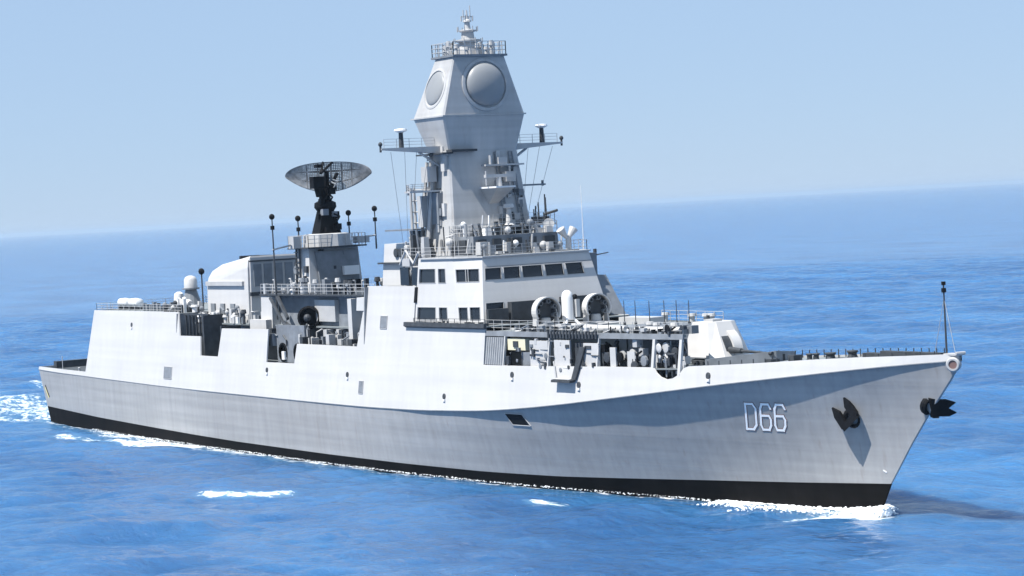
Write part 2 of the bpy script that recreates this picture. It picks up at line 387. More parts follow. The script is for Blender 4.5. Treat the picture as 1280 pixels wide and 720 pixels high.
# ------------------------------------------------------------------ bow fittings, anchors
def anchor(name, c, s, out, fluke_dir, gap=.75, fat=1.0):
    """stockless anchor housed at the hawse: shank, crown, two flukes"""
    c = Vector(c); o = Vector(out).normalized(); dn = Vector(fluke_dir).normalized(); sd = o.cross(dn).normalized()
    mb = MB()
    mb.lathe(c-o*.3, o, [(0, .95*s), (.25, .95*s), (.42, .75*s), (.42, .55*s), (.1, .5*s)], 16)
    a = mb.build(name, M_BLACK, ship)
    mb = MB(); mb.tube(c-o*.2, c+o*.55*s+dn*.1, .22*s, .26*s, 8)
    k = c+o*.5*s
    mb.loft([[k+sd*(q*1.0*s)+dn*a_+o*b_ for a_, b_ in ((-.3*s, -.2*s), (.3*s, -.2*s), (.3*s, .28*s), (-.3*s, .28*s))] for q in (-1, 1)])
    mb.build('crown', M_BLACK, a)
    for q in (-1, 1):
        mb = MB(); b = k+sd*q*gap*s
        mb.loft([[b+sd*e*s+o*f_*s for e, f_ in ((-.34*fat, -.2), (.34*fat, -.2), (.34*fat, .28), (-.34*fat, .28))],
                 [b+dn*1.3*s+sd*e*s+o*f_*s for e, f_ in ((-.36*fat, -.14), (.36*fat, -.14), (.36*fat, .24), (-.36*fat, .24))],
                 [b+dn*2.1*s+sd*(e*.2+q*.1)*s+o*f_*s*.5 for e, f_ in ((-.22, -.1), (.22, -.1), (.22, .16), (-.22, .16))]])
        mb.build('fluke', M_BLACK, a)
    return a
ax, az = 71.3, 6.7
anchor('bower_anchor', (ax, -hull_b(ax, az)-.05, az), 0.82, (0.42, -0.85, -.28), (-0.62, -.12, 0.78))
a2 = anchor('stem_anchor', (78.1, 0.05, 7.75), 0.72, (0.95, -.1, -.25), (0.75, .66, 0.0), .42, 1.2)
# bullring and bow roller
mb = MB(); mb.lathe((81.15, -.35, 10.75), (0.55, -0.83, 0), [(-.25, .5), (.12, .5), (.22, .42), (.22, .3), (-.1, .28)], 18); br = mb.build('bullring', M_MAST, ship, True)
mb = MB(); mb.lathe((81.15, -.35, 10.75), (0.55, -0.83, 0), [(.08, .3), (.16, .3)], 14); mb.build('bullring_opening', M_RED, br)
mb = MB(); mb.box(80.2, 81.6, -.35, .35, 11.35, 11.47); mb.tube((81.5, -.4, 11.5), (81.5, .4, 11.5), .11); mb.build('bow_chock', M_GREY, ship)
# jackstaff
mb = MB(); mb.tube((80.1, 0, 11.3), (80.1, 0, 16.2), .075, .05); js = mb.build('jackstaff', M_DARK, ship)
mb = MB(); mb.tube((80.1, 0, 15.6), (80.1, 0, 15.9), .17); mb.tube((80.1, 0, 16.1), (80.1, 0, 16.35), .15); mb.build('anchor_light', M_BLACK, js)
mb = MB(); mb.tube((80.1, 0, 15.2), (78.6, .2, 11.3), .02); mb.tube((80.1, 0, 15.2), (80.9, .1, 11.4), .02); mb.build('stay', M_GREY, js)
# foredeck dark bulwark edge on the port side and gear
fd = lambda x: float(np.interp(x, [47.5, 56, 69, 81.5], [9.95, 10.12, 10.75, 11.25]))
mb = MB()
for x in np.arange(57.5, 80, 1.15):
    for sg in (-1, 1):
        y = sg*(side_b(x, fd(x))-.25); mb.tube((x, y, fd(x)), (x, y, fd(x)+(.45 if sg < 0 else .6)), .04, n=4)
build_each(mb, 'guard_rail_stanchion', M_DARK, ship)
mb = MB()
for x in (64.2, 65.0, 66.6):
    mb.lathe((x, .5, fd(x)), (0, 0, 1), [(0, .3), (.1, .2), (.35, .2), (.45, .3), (.5, .27)], 10)
build_each(mb, 'bollard', M_DARK, ship)
for x, y in ((68.5, -.9), (68.5, 1.1)):
    mb = MB(); mb.lathe((x, y, fd(x)), (0, 0, 1), [(0, .5), (.1, .38), (.35, .3), (.5, .42), (.58, .4)], 12); mb.build('capstan', M_DARK, ship)
mb = MB(); mb.path([(68.5, -.9, fd(68)+.12), (70.2, -1.1, fd(70)+.12), (71.6, -1.3, fd(71)+.12)], .1); mb.build('anchor_chain', M_BLACK, ship)
mb = MB(); mb.box(72.5, 79.0, .4, .95, fd(75)-.1, fd(75)+.42); mb.box(69.5, 71.5, 1.2, 1.9, fd(70), fd(70)+.35); build_each(mb, 'foredeck_locker', M_DARK, ship)
# breakwater: low V of plate ahead of the gun
mb = MB()
for sg in (-1, 1):
    mb.loft([[(60.8, 0, fd(60)), (60.8, 0, fd(60)+.85), (60.7, 0, fd(60)+.85), (60.7, 0, fd(60))],
             [(57.6, sg*4.2, fd(58)), (57.6, sg*4.2, fd(58)+.55), (57.5, sg*4.2, fd(58)+.55), (57.5, sg*4.2, fd(58))]])
mb.build('breakwater', M_MID, ship)
mb = MB()
for x, y in ((56.4, 2.2), (57.3, 1.4), (58.2, .3), (56.9, -.4), (59.4, 1.2), (62.3, .6), (61.9, -1.2)):
    hh = random.uniform(.25, .75); mb.box(x-.35, x+.35, y-.4, y+.4, fd(x), fd(x)+hh)
    mb.tube((x, y, fd(x)+hh), (x+.1, y, fd(x)+hh+.3), .05)
build_each(mb, 'deck_ventilator', M_DARK, ship)

# ------------------------------------------------------------------ gun
gz = 10.0; zb, zt = 10.55, 13.3
mb = MB(); mb.lathe((53.4, 0, gz-.1), (0, 0, 1), [(0, 2.15), (.5, 2.15), (.55, 1.9), (.62, 1.9)], 32); gun = mb.build('gun_mount', M_DARK, ship)
mb = MB()
mb.loft([[(50.9, -1.75, zb), (51.3, -2.0, zb), (54.9, -1.95, zb), (55.7, -1.05, zb), (55.7, 1.05, zb), (54.9, 1.95, zb), (51.3, 2.0, zb), (50.9, 1.75, zb)],
         [(51.7, -1.1, zt), (51.9, -1.3, zt), (53.9, -1.25, zt), (54.2, -.7, zt), (54.2, .7, zt), (53.9, 1.25, zt), (51.9, 1.3, zt), (51.7, 1.1, zt)]])
mb.build('gun_shield', M_SIDE, gun)
mb = MB(); mb.box(51.4, 54.4, -2.03, -1.97, zb+.02, zb+.1); mb.build('shield_skirt', M_MID, gun)
arc = lambda y, r, n=18: [(53.6, y, zb+.2)]+[(53.6+r*math.sin(a), y, zb+.25+r*1.0*math.cos(a)) for a in np.linspace(0, 1.62, n)]
mb = MB(); mb.loft([arc(-.05, 2.05), arc(.75, 2.05)]); mb.build('elevating_cover', M_SIDE, gun)
mb = MB(); mb.loft([arc(-.7, 1.85), arc(-.04, 1.85)]); mb.build('elevation_slot', M_DARK, gun)
mb = MB(); mb.box(52.5, 53.5, -.5, .4, zt, zt+.18); mb.build('shield_hatch', M_GREY, gun)
mb = MB(); mb.tube((55.4, -.35, 11.15), (56.9, -.35, 11.1), .26, .2, 12); mb.tube((56.9, -.35, 11.1), (60.4, -.35, 11.0), .12, .09, 10); mb.tube((60.4, -.35, 11.0), (60.8, -.35, 11.0), .14, n=10); mb.build('barrel', M_DARK, gun, True)

# ------------------------------------------------------------------ raised foredeck house with side gallery
IY = 4.9
rf = [(28.0, -6.9), (40, -6.75), (47, -6.1), (53, -5.45), (55.9, -5.05), (55.9, -4.7), (52.0, -4.4), (48.3, -3.2), (48.3, 3.2), (46.6, 5.9), (46, 6.1), (40, 6.75), (28.0, 6.9)]
mb = MB(); mb.prism(rf, 12.45, 12.62); hr = mb.build('missile_deck', M_DECK, ship)
# top beam over the gallery openings
for sg in (-1, 1):
    mb = MB(); xs = list(np.linspace(30.0, 56.0 if sg < 0 else 46.3, 20))
    f = lambda x, z, d: (x, sg*(side_b(x, z)-d), z)
    zb = 12.28
    mb.loft([[f(x, zb, 0), f(x, 12.7, 0), f(x, 12.7, .16), f(x, zb, .16)] for x in xs])
    mb.build('gallery_beam', M_MID, hr)
    for x in (33.1, 39.6, 46.1, 52.8, 55.8):
        if sg > 0 and x > 46: continue
        mb = MB(); wd = .07 if x < 50 else .14
        mb.loft([[f(x-wd, z, -0.0), f(x+wd, z, -0.0), f(x+wd, z, .2), f(x-wd, z, .2)] for z in (sheer_f(x)-.1, zb+.01)]); mb.build('gallery_column', M_SIDE, hr)
mb = MB(); mb.prism([(30, -IY), (47, -IY+.2), (49.2, -3.0), (49.2, 3.0), (47, IY-.2), (30, IY)], 9.1, 12.44); gi = mb.build('gallery_house', M_SIDE, ship)
mb = MB(); mb.loft([[(48.0, -3.6, 9.2), (55.6, -4.55, 9.2), (55.6, -4.4, 9.2), (48, -3.45, 9.2)], [(48.0, -3.6, 12.44), (55.6, -4.55, 12.3), (55.6, -4.4, 12.3), (48, -3.45, 12.44)]]); mb.build('wing_bulkhead', M_MID, gi)
# shutter at the aft end of the gallery
mb = MB(); f = lambda x, z, d=.02: (x, -(side_b(x, z)-d), z)
mb.loft([[f(30.2, 9.9, .05), f(32.9, 9.9, .05), f(32.9, 12.2, .05), f(30.2, 12.2, .05)], [f(30.2, 9.9, .12), f(32.9, 9.9, .12), f(32.9, 12.2, .12), f(30.2, 12.2, .12)]]); sh_ = mb.build('roller_shutter', M_MID, gi)
mb = MB()
for x in np.arange(30.4, 32.8, .33): mb.loft([[f(x, z, .0), f(x+.07, z, .0), f(x+.07, z, .06), f(x, z, .06)] for z in (9.92, 12.18)])
mb.build('shutter_ribs', M_GREY, sh_)
# cream locker, doors and pipes inside the gallery
def gbox(name, x0, x1, d0, d1, z0, z1, m):
    mb = MB(); ym = lambda x, d: -(side_b(x, 11)-d)
    mb.loft([[(x0, ym(x0, d0), z), (x1, ym(x1, d0), z), (x1, ym(x1, d1), z), (x0, ym(x0, d1), z)] for z in (z0, z1)]); return mb.build(name, m, gi)
gbox('cream_locker', 33.3, 35.9, .3, .9, 11.15, 12.1, M_CREAM)
gbox('grille', 34.2, 34.9, .22, .3, 11.4, 11.9, M_DARK)
gbox('louvre', 35.2, 36.9, .35, .5, 9.7, 11.0, M_MID)
gbox('doorway', 39.7, 40.3, 1.3, 1.6, 9.6, 12.0, M_DARK)
gbox('doorway', 42.7, 43.9, .4, .6, 9.6, 11.9, M_DARK)
gbox('doorway', 46.0, 46.4, .35, .6, 9.6, 11.8, M_DARK)
gbox('white_panel', 36.9, 39.5, .06, .2, 9.6, 12.0, M_SIDE)
gbox('white_panel', 40.4, 42.5, .06, .2, 9.6, 12.1, M_SIDE)
gbox('white_panel', 44.3, 46.2, .06, .2, 9.6, 11.9, M_SIDE)
gbox('white_panel', 47.6, 48.3, .06, .2, 9.6, 11.6, M_SIDE)
gbox('white_panel', 49.4, 50.3, .3, .4, 9.6, 11.3, M_SIDE)
gbox('vent_slots', 42.0, 42.45, .0, .06, 11.5, 11.75, M_DARK)
gbox('vent_slots', 44.5, 45.3, .0, .06, 11.45, 11.7, M_DARK)
gbox('vent_slots', 36.95, 37.4, .0, .06, 11.5, 11.7, M_MID)
for xx in np.arange(39.6, 46.0, .42):
    gbox('deck_edge_slat', xx, xx+.2, -.02, .08, 12.25, 12.85, M_DARK)
rnd = random.Random(3)
for k in range(40):
    x = rnd.uniform(45.8, 56.0); z = rnd.uniform(9.6, 12.1); m = rnd.choice([M_DARK, M_MID, M_GREY, M_DARK, M_BLACK])
    d = rnd.uniform(.25, 1.0); mb = MB(); y = -(side_b(x, 11)-d)
    if k % 3 == 0: mb.lathe((x, y, z), (0, -1, 0), [(0, .42), (.2, .42), (.22, .25)], 10); nm = 'hose_reel'
    elif k % 3 == 1: mb.path([(x, y, 9.4), (x, y, z), (x+rnd.uniform(-1, 1), y, z+.3)], .09); nm = 'pipe'
    else: mb.box(x-.3, x+.3, y, y+.5, z-.3, z+.3); nm = 'gallery_locker'
    mb.build(nm, m, gi)
# accommodation frame hanging at the boarding gate
mb = MB()
P = lambda x, z, d=-.12: (x, -(side_b(x, z)-d), z)
mb.path([P(40.6, 10.4), P(41.1, 9.05), P(43.5, 9.05), P(44.2, 10.5)], .06); mb.path([P(41.1, 9.05, -.5), P(43.5, 9.05, -.5)], .05)
bf = mb.build('boarding_gate', M_GREY, ship)
mb = MB(); mb.loft([[P(41.1, z, -.1), P(43.6, z, -.1), P(43.6, z, -.6), P(41.1, z, -.6)] for z in (8.78, 8.98)]); mb.build('gate_sill', M_DARK, bf)
mb = MB(); mb.loft([[P(43.2, 9.0, -.03), P(43.75, 9.0, -.03), P(43.75, 9.0, -.2), P(43.2, 9.0, -.2)], [P(44.0, 11.6, -.03), P(44.7, 11.6, -.03), P(44.7, 11.6, -.2), P(44.0, 11.6, -.2)]]); mb.build('ladder', M_DARK, bf)
rnd = random.Random(77)
for k in range(70):     # pipes, valves and lockers packed along the gallery and the deck edge above it
    x = rnd.uniform(46.5, 55.6) if k < 45 else rnd.uniform(33, 56); up = k >= 30
    z = rnd.uniform(12.65, 13.1) if up else rnd.uniform(9.5, 12.0); d = rnd.uniform(.05, .7); y = -(side_b(x, 12.4)-d); m = rnd.choice([M_DARK, M_GREY, M_MID, M_SIDE, M_DARK, M_BLACK])
    mb = MB(); t = k % 4; s1 = rnd.uniform(.1, .32)
    if t == 0: mb.box(x-s1, x+s1, y-.1, y+.2, z-s1*(0 if up else 1), z+s1); nm = 'valve_box'
    elif t == 1: mb.path([(x, y, z), (x+rnd.uniform(.4, 1.3), y, z+.05), (x+1.3, y, z-rnd.uniform(.2, 1.0) if not up else z+.3)], rnd.uniform(.04, .1)); nm = 'pipe'
    elif t == 2: mb.lathe((x, y, z), (0, -1, 0), [(0, s1), (.1, s1*1.3), (.14, s1*.8)], 10); nm = 'hand_wheel'
    else: mb.tube((x, y, 12.6 if up else 9.3), (x, y, z+.4), .06); nm = 'stanchion'
    mb.build(nm, m, gi)

rnd = random.Random(19)
for k in range(46):     # fire hoses, hand wheels and cable runs on the gallery panels
    x = rnd.uniform(33.3, 46.2); z = rnd.uniform(9.7, 12.1); y = -(side_b(x, z)-.04); m = rnd.choice([M_DARK, M_GREY, M_MID, M_MID, M_DARK]); mb = MB(); s1 = rnd.uniform(.06, .22); t = k % 4
    if t == 0: mb.box(x-s1, x+s1, y-.12, y+.1, z-s1*1.6, z+s1*1.6); nm = 'wall_box'
    elif t == 1: mb.path([(x, y, z), (x, y, 9.9)], .04); nm = 'pipe'
    elif t == 2: mb.lathe((x, y, z), (0, -1, 0), [(0, s1), (.08, s1*1.2), (.1, s1*.7)], 9); nm = 'hand_wheel'
    else: mb.path([(x, y, z), (x+rnd.uniform(.5, 1.6), y+.02, z)], .045); nm = 'cable_run'
    mb.build(nm, m, gi)
# equipment on the missile deck
mb = MB()
for i in range(4):
    for j in range(4):
        x = 41.2+i*1.55; y = -2.6+j*1.55; mb.box(x, x+1.35, y, y+1.3, 12.6, 12.85)
md = build_each(mb, 'missile_hatch', M_MID, hr)
mb = MB(); mb.box(40.6, 47.9, -3.1, 3.9, 12.6, 12.72); mb.build('hatch_coaming', M_GREY, hr)
mb = MB(); mb.box(34.5, 39.6, -4.8, -3.0, 12.62, 13.1); mb.box(34.8, 39.4, 3.0, 4.6, 12.62, 13.2); build_each(mb, 'canister_cover', M_GREY, hr)
for k in range(14):
    x = 33.2+k*.62; mb = MB(); mb.box(x, x+.3, -6.35, -6.1, 12.62, 13.1); mb.build('ready_locker', M_DARK if k % 3 else M_MID, hr)
railing([(29, -6.7, 12.62), (40, -6.55, 12.62), (47, -5.9, 12.62), (55.8, -4.9, 12.62)], hr, h=.95, step=1.3)
railing([(36, 6.6, 12.62), (45.8, 6.0, 12.62)], hr, h=.95, step=1.3)
mb = MB()   # big tubes lying along the deck edge
mb.tube((42.5, -5.2, 13.0), (47.8, -4.8, 12.95), .27, n=12); mb.tube((49.2, -4.75, 12.9), (54.8, -4.4, 12.9), .27, n=12); tb = build_each(mb, 'stowed_boom', M_SIDE, hr, True)
mb = MB()
for x in (43, 45.2, 47.4, 49.6, 52, 54.4): mb.box(x, x+.25, -5.4, -4.3, 12.62, 12.9)
build_each(mb, 'boom_cradle', M_DARK, tb)
mb = MB()
rnd = random.Random(11)
for k in range(44):
    x = rnd.uniform(34.5, 55); y = rnd.uniform(-5.6, -3.4); h = rnd.uniform(.2, .7); s = rnd.uniform(.12, .4)
    mb.box(x-s, x+s, y-s, y+s, 12.62, 12.62+h)
build_each(mb, 'deck_box', M_MID, hr)
mb = MB()
for x, y in ((49.3, -3.5), (51, -4.0), (53.5, -4.1), (45, 5.4), (44.5, 5.2), (42.8, 5.0), (38, 5.6)):
    mb.lathe((x, y, 12.62), (0, 0, 1), [(0, .22), (.6, .22), (.62, .36), (.85, .3)], 10)
build_each(mb, 'mushroom_vent', M_GREY, hr)
for k, x in enumerate((38.6, 39.9, 41.6, 43.4, 44.8, 46.2)):
    mb = MB(); y = 1.1+.25*k; mb.tube((x, y, 12.6), (x, y, 14.75), .045, .03, 5); mb.tube((x, y, 12.6), (x, y, 13.0), .12, n=6); mb.build('deck_staff', M_DARK, hr)
mb = MB(); mb.tube((47.9, 3.0, 12.6), (47.9, 3.0, 13.5), .14); mb.build('port_post', M_DARK, hr)

# ------------------------------------------------------------------ bridge block
br_b = [(17.8, -7.45), (25.0, -7.15), (28.2, -6.4), (28.2, 6.4), (25.0, 7.15), (17.8, 7.45)]
br_t = [(17.8, -6.75), (23.6, -6.55), (26.8, -5.4), (26.8, 5.4), (23.6, 6.55), (17.8, 6.75)]
ZB0, ZB1 = 13.1, 18.8
def V3(p, z): return (p[0], p[1], z)
bb = MB()
# starboard side and chamfer, front, port: with lower windows row and bridge windows row
def lev(z): return (z-ZB0)/(ZB1-ZB0)
glass = []
# facet 0 starboard side x 17.8-25
holes0 = {(1, 1), (3, 1), (5, 1), (7, 3), }
us0 = [0, .06, .50, .58, .80, .86, .99, 1.0]
glass += facet(bb, V3(br_b[0], ZB0), V3(br_b[1], ZB0), V3(br_t[1], ZB1), V3(br_t[0], ZB1), [0, .05, .5, .58, .78, .84, 1.0], [0, lev(13.5), lev(14.6), lev(16.7), lev(17.95), 1], {(1, 2-1), (3, 1), (1, 3), (3, 3)})
glass += facet(bb, V3(br_b[1], ZB0), V3(br_b[2], ZB0), V3(br_t[2], ZB1), V3(br_t[1], ZB1), [0, .08, .42, .5, .88, 1], [0, lev(13.5), lev(14.6), lev(16.75), lev(17.85), 1], {(1, 1), (3, 1), (1, 3), (2, 3), (3, 3)})
us = [0, .015]; hs_ = set(); nwin = 5; span = [(.02, .165), (.185, .33), (.35, .53), (.555, .72), (.745, .90)]
us = [0]
for k, (a, b) in enumerate(span): us += [a, b]
us += [1.0]
glass += facet(bb, V3(br_b[2], ZB0), V3(br_b[3], ZB0), V3(br_t[3], ZB1), V3(br_t[2], ZB1), us, [0, lev(13.5), lev(14.9), lev(16.85), lev(17.85), 1], {(2*k+1, 3) for k in range(5)} | {(1, 1)})
facet(bb, V3(br_b[3], ZB0), V3(br_b[4], ZB0), V3(br_t[4], ZB1), V3(br_t[3], ZB1), [0, .1, .9, 1], [0, lev(16.85), lev(17.85), 1], {(1, 1)})
bb.quad(V3(br_b[4], ZB0), V3(br_b[5], ZB0), V3(br_t[5], ZB1), V3(br_t[4], ZB1))
bb.quad(V3(br_b[5], ZB0), V3(br_b[0], ZB0), V3(br_t[0], ZB1), V3(br_t[5], ZB1))
bb.poly([V3(p, ZB1) for p in br_t])
bridge = bb.build('bridge_house', M_SIDE, ship)
for q in glass:
    mb = MB(); mb.quad(*q); o = mb.build('window', M_GLASS, bridge)
    f = MB(); c = sum((Vector(p) for p in q), Vector())/4
    nn = (Vector(q[1])-Vector(q[0])).cross(Vector(q[3])-Vector(q[0])).normalized()
    for a, b in zip(q, q[1:]+q[:1]): f.tube(Vector(a)+nn*.13, Vector(b)+nn*.13, .035, n=4)
    f.build('window_frame', M_GREY, o)
# visor above bridge windows and roof edge
mb = MB(); e = .18
mb.prism([(18.2, -6.9), (23.7, -6.7), (27.0, -5.5), (27.0, 5.5), (23.7, 6.7), (18.2, 6.9)], 18.78, 18.9); mb.build('roof_edge', M_GREY, bridge)
mb = MB(); mb.prism([(27.15, -5.4), (27.32, -5.4), (27.32, 5.4), (27.15, 5.4)], 17.95, 18.02); mb.build('window_visor', M_MID, bridge)
# recess shade below the front painted as dark boxes, and ledge round the block
mb = MB(); mb.box(28.35, 28.75, -6.2, -4.2, 13.15, 14.4); mb.build('recess_shade_box', M_DARK, bridge)
for y0, y1, zt in ((-4.0, -.9, 14.9), (-.6, 1.0, 14.6), (1.2, 4.6, 15.0), (4.8, 6.1, 14.4)):
    mb = MB(); mb.box(28.2, 28.9, y0, y1, 12.7, zt, 0, .05); mb.build('recess_shade_front', M_DARK, bridge)
mb = MB()
for x in np.arange(18.0, 29.9, .75):
    mb.box(x, x+random.uniform(.25, .6), -(side_b(x, 13.1)-.2), -(side_b(x, 13.1)-.55), 13.06, 13.06+random.uniform(.15, .4))
wl_ = build_each(mb, 'walkway_locker', M_DARK, ship)
mb = MB(); f = lambda x, z, d=.0: (x, -(side_b(x, z)-d), z)
mb.loft([[f(x, 12.8, -.03), f(x, 12.95, -.3), f(x, 13.3, -.3), f(x, 13.3, -.1), f(x, 12.8, .05)] for x in np.linspace(16.4, 30.2, 10)]); mb.build('walkway_shadow_band', M_DARK, wl_)  # shadow gap under the walkway edge, put in as a dark band
railing([(17.9, -7.6, 13.1), (29.9, -7.25, 13.1)], ship, h=.55, step=1.0, m=M_DARK, rails=2)
# slot at the aft end of the white upper wall
mb = MB(); P = lambda x, z, d: (x, -(side_b(x, z)-d), z)
mb.loft([[P(17.55, z, -.03), P(18.0, z, -.03), P(18.0, z, .05), P(17.55, z, .05)] for z in (15.0, 16.35)]); mb.build('wall_slot', M_BLACK, ship)
# band at the join of the two blocks
# port bridge wing and dark trunk
mb = MB(); mb.prism([(25.6, 5.9), (28.3, 6.0), (28.3, 8.0), (25.6, 8.2)], 13.1, 16.6, [(24.8, 5.4), (26.6, 5.5), (26.6, 7.2), (24.8, 7.3)]); pw = mb.build('bridge_wing', M_MID, ship)
mb = MB(); mb.prism([(24.2, 5.4), (26.2, 5.5), (26.2, 6.6), (24.2, 6.6)], 16.6, 18.6); mb.build('wing_cabin', M_MID, pw)
mb = MB(); mb.tube((25.0, 6.8, 18.3), (25.0, 8.6, 18.5), .05); mb.tube((25, 7.2, 18.3), (25, 7.2, 18.9), .16); mb.tube((25, 6.9, 16.6), (25, 6.9, 18.4), .12); mb.build('wing_lamp', M_DARK, pw)

# ------------------------------------------------------------------ rocket launchers and pod in front of the bridge
def rocket_launcher(x, y, z):
    mb = MB(); mb.lathe((x, y, z), (0, 0, 1), [(0, .75), (.15, .75), (.2, .5), (.75, .42), (.8, .3)], 16); r = mb.build('rocket_launcher', M_GREY, ship)
    for sg in (-1, 1):
        mb = MB(); mb.loft([[(x-.3, y+sg*.95, z+.1), (x+.45, y+sg*.95, z+.1), (x+.45, y+sg*1.12, z+.1), (x-.3, y+sg*1.12, z+.1)],
                            [(x-.2, y+sg*.9, z+1.5), (x+.3, y+sg*.9, z+1.5), (x+.3, y+sg*1.05, z+1.5), (x-.2, y+sg*1.05, z+1.5)]]); mb.build('trunnion', M_GREY, r)
    # horseshoe hood
    mb = MB(); c = (y, z+1.35)
    arc = [(c[0]+1.27*math.cos(a), c[1]+1.2*math.sin(a)) for a in np.linspace(-.55, math.pi+.55, 22)]
    arci = [(c[0]+1.16*math.cos(a), c[1]+1.1*math.sin(a)) for a in np.linspace(math.pi+.55, -.55, 22)]
    loop = arc+arci
    mb.loft([[(x-.15, a, b) for a, b in loop], [(x+.6, a, b) for a, b in loop]]); mb.build('hood', M_SIDE, r)
    mb = MB(); mb.lathe((x-.2, c[0], c[1]), (1, 0, 0), [(0, 1.15), (.1, 1.15)], 20); mb.build('backplate', M_DARK, r)
    for k, a in enumerate(np.linspace(-.45, math.pi+.45, 10)):
        yy, zz = c[0]+.88*math.cos(a), c[1]+.84*math.sin(a)
        mb = MB(); mb.lathe((x-.1, yy, zz), (1, 0, 0), [(0, .2), (.45, .2), (.45, .15), (.1, .14)], 8); mb.build('launch_tube', M_DARK if k % 2 else M_MID, r)
    return r
rocket_launcher(32.0, -2.55, 12.72)
rocket_launcher(32.2, 2.35, 12.72)
mb = MB(); mb.box(29, 34.4, -4.9, 4.6, 12.62, 12.74); mb.build('launcher_platform', M_GREY, hr)
mb = MB(); mb.lathe((32.1, -.35, 13.15), (0, 0, 1), [(0, .42), (.1, .5), (1.9, .5), (2.3, .42), (2.5, .22), (2.55, .05)], 18); pod = mb.build('director_pod', M_WHITE, ship, True)
for dx, dy in ((.7, -.7), (.7, .7), (-.7, 0), (.2, .95)):
    mb = MB(); mb.tube((32.1+dx, -.35+dy, 12.7), (32.1+dx*.3, -.35+dy*.3, 13.5), .14, .1); mb.build('strut', M_WHITE, pod)
mb = MB(); mb.sphere((32.45, .2, 15.1), .24, 10); mb.build('lens', M_BLACK, pod)
mb = MB(); mb.box(32.3, 32.8, .1, .45, 13.4, 14.9); mb.build('side_bracket', M_GREY, pod)

# ------------------------------------------------------------------ house behind the bridge (fore funnel) and aft block top
fb = house('signal_house', 7.3, 13.2, 5.0, 16.35, 18.35, M_SIDE, .1, .15)
fb2 = house('signal_house_upper', 7.2, 13.6, 4.7, 18.5, 20.2, M_SIDE, .05, .15, parent=fb)
house('signal_platform', 6.9, 14.2, 5.2, 18.35, 18.5, M_DARK, parent=fb)
mb = MB()
for x in (9.9, 10.8): mb.lathe((x, -4.72, 19.35), (0, -1, 0), [(0, .42), (.12, .42), (.14, .3)], 12)
build_each(mb, 'exhaust_port', M_DARK, fb)
mb = MB(); mb.box(12.4, 13.3, -5.2, -5.02, 16.4, 18.2); mb.build('doorway', M_MID, fb)
house('tower_base', 13.2, 25.6, 5.2, 16.35, 19.0, M_MID)
fn = house('fore_funnel', 12.6, 14.6, 3.4, 18.4, 21.4, M_DARK, .1, .2)
mb = MB()
for k in range(3):
    mb.box(13.6+.02*k, 17.4, -6.2+k*.4, -5.0, 16.35+.01*k, 17.3+.5*k, .1, .05)
mb.box(16.2, 17.6, -6.5, -5.6, 16.4, 18.2)
eq = build_each(mb, 'starboard_locker', M_SIDE, ship)

# ------------------------------------------------------------------ main mast
def ring8(xc0, xc1, hy, z, ch):
    return [(xc0+ch, -hy, z), (xc1-ch*.4, -hy, z), (xc1, -hy+ch*.5, z), (xc1, hy-ch*.5, z), (xc1-ch*.4, hy, z), (xc0+ch, hy, z), (xc0, hy-ch, z), (xc0, -hy+ch, z)]
mb = MB(); mb.loft([ring8(13.6, 20.0, 4.5, 18.9, .5), ring8(14.2, 19.4, 4.0, 22.2, .4), ring8(14.6, 18.6, 3.5, 28.2, .3)]); mast = mb.build('main_mast', M_MAST, ship)
mb = MB(); mb.loft([ring8(14.6, 18.6, 3.5, 28.2, .3), ring8(13.3, 19.15, 4.22, 31.35, .35), ring8(15.2, 18.75, 2.62, 36.6, .25)])
lan = mb.build('radar_lantern', M_MAST, mast)
mb = MB(); mb.loft([[(13.2, -4.3, 31.3), (19.25, -4.3, 31.3), (19.25, 4.3, 31.3), (13.2, 4.3, 31.3)], [(13.2, -4.3, 31.42), (19.25, -4.3, 31.42), (19.25, 4.3, 31.42), (13.2, 4.3, 31.42)]]); mb.build('lantern_edge', M_MAST, lan)
def radar_face(c, n, r, bulge=.42):
    n = Vector(n).normalized()
    mb = MB(); mb.lathe(Vector(c)-n*.1, n, [(0, r*1.22), (.16, r*1.22), (.2, r*1.14), (.2, r*1.08), (.05, r*1.05), (.05, .1)], 28); a = mb.build('array_rim', M_MAST, lan, True)
    mb = MB(); mb.lathe(Vector(c), n, [(-.05, r)]+[(r*bulge*math.sin(t), r*math.cos(t)) for t in np.linspace(0.05, 1.55, 12)], 32); mb.build('array_dome', M_ARR, a, True)
radar_face((18.98, .35, 34.05), (1, 0, .085), 1.95)
radar_face((16.55, -3.42, 33.9), (0, -1, .3), 1.55, .2)
radar_face((16.55, 3.42, 33.9), (0, 1, .3), 1.55, .2)
radar_face((14.25, 0, 33.9), (-1, 0, .33), 1.9)
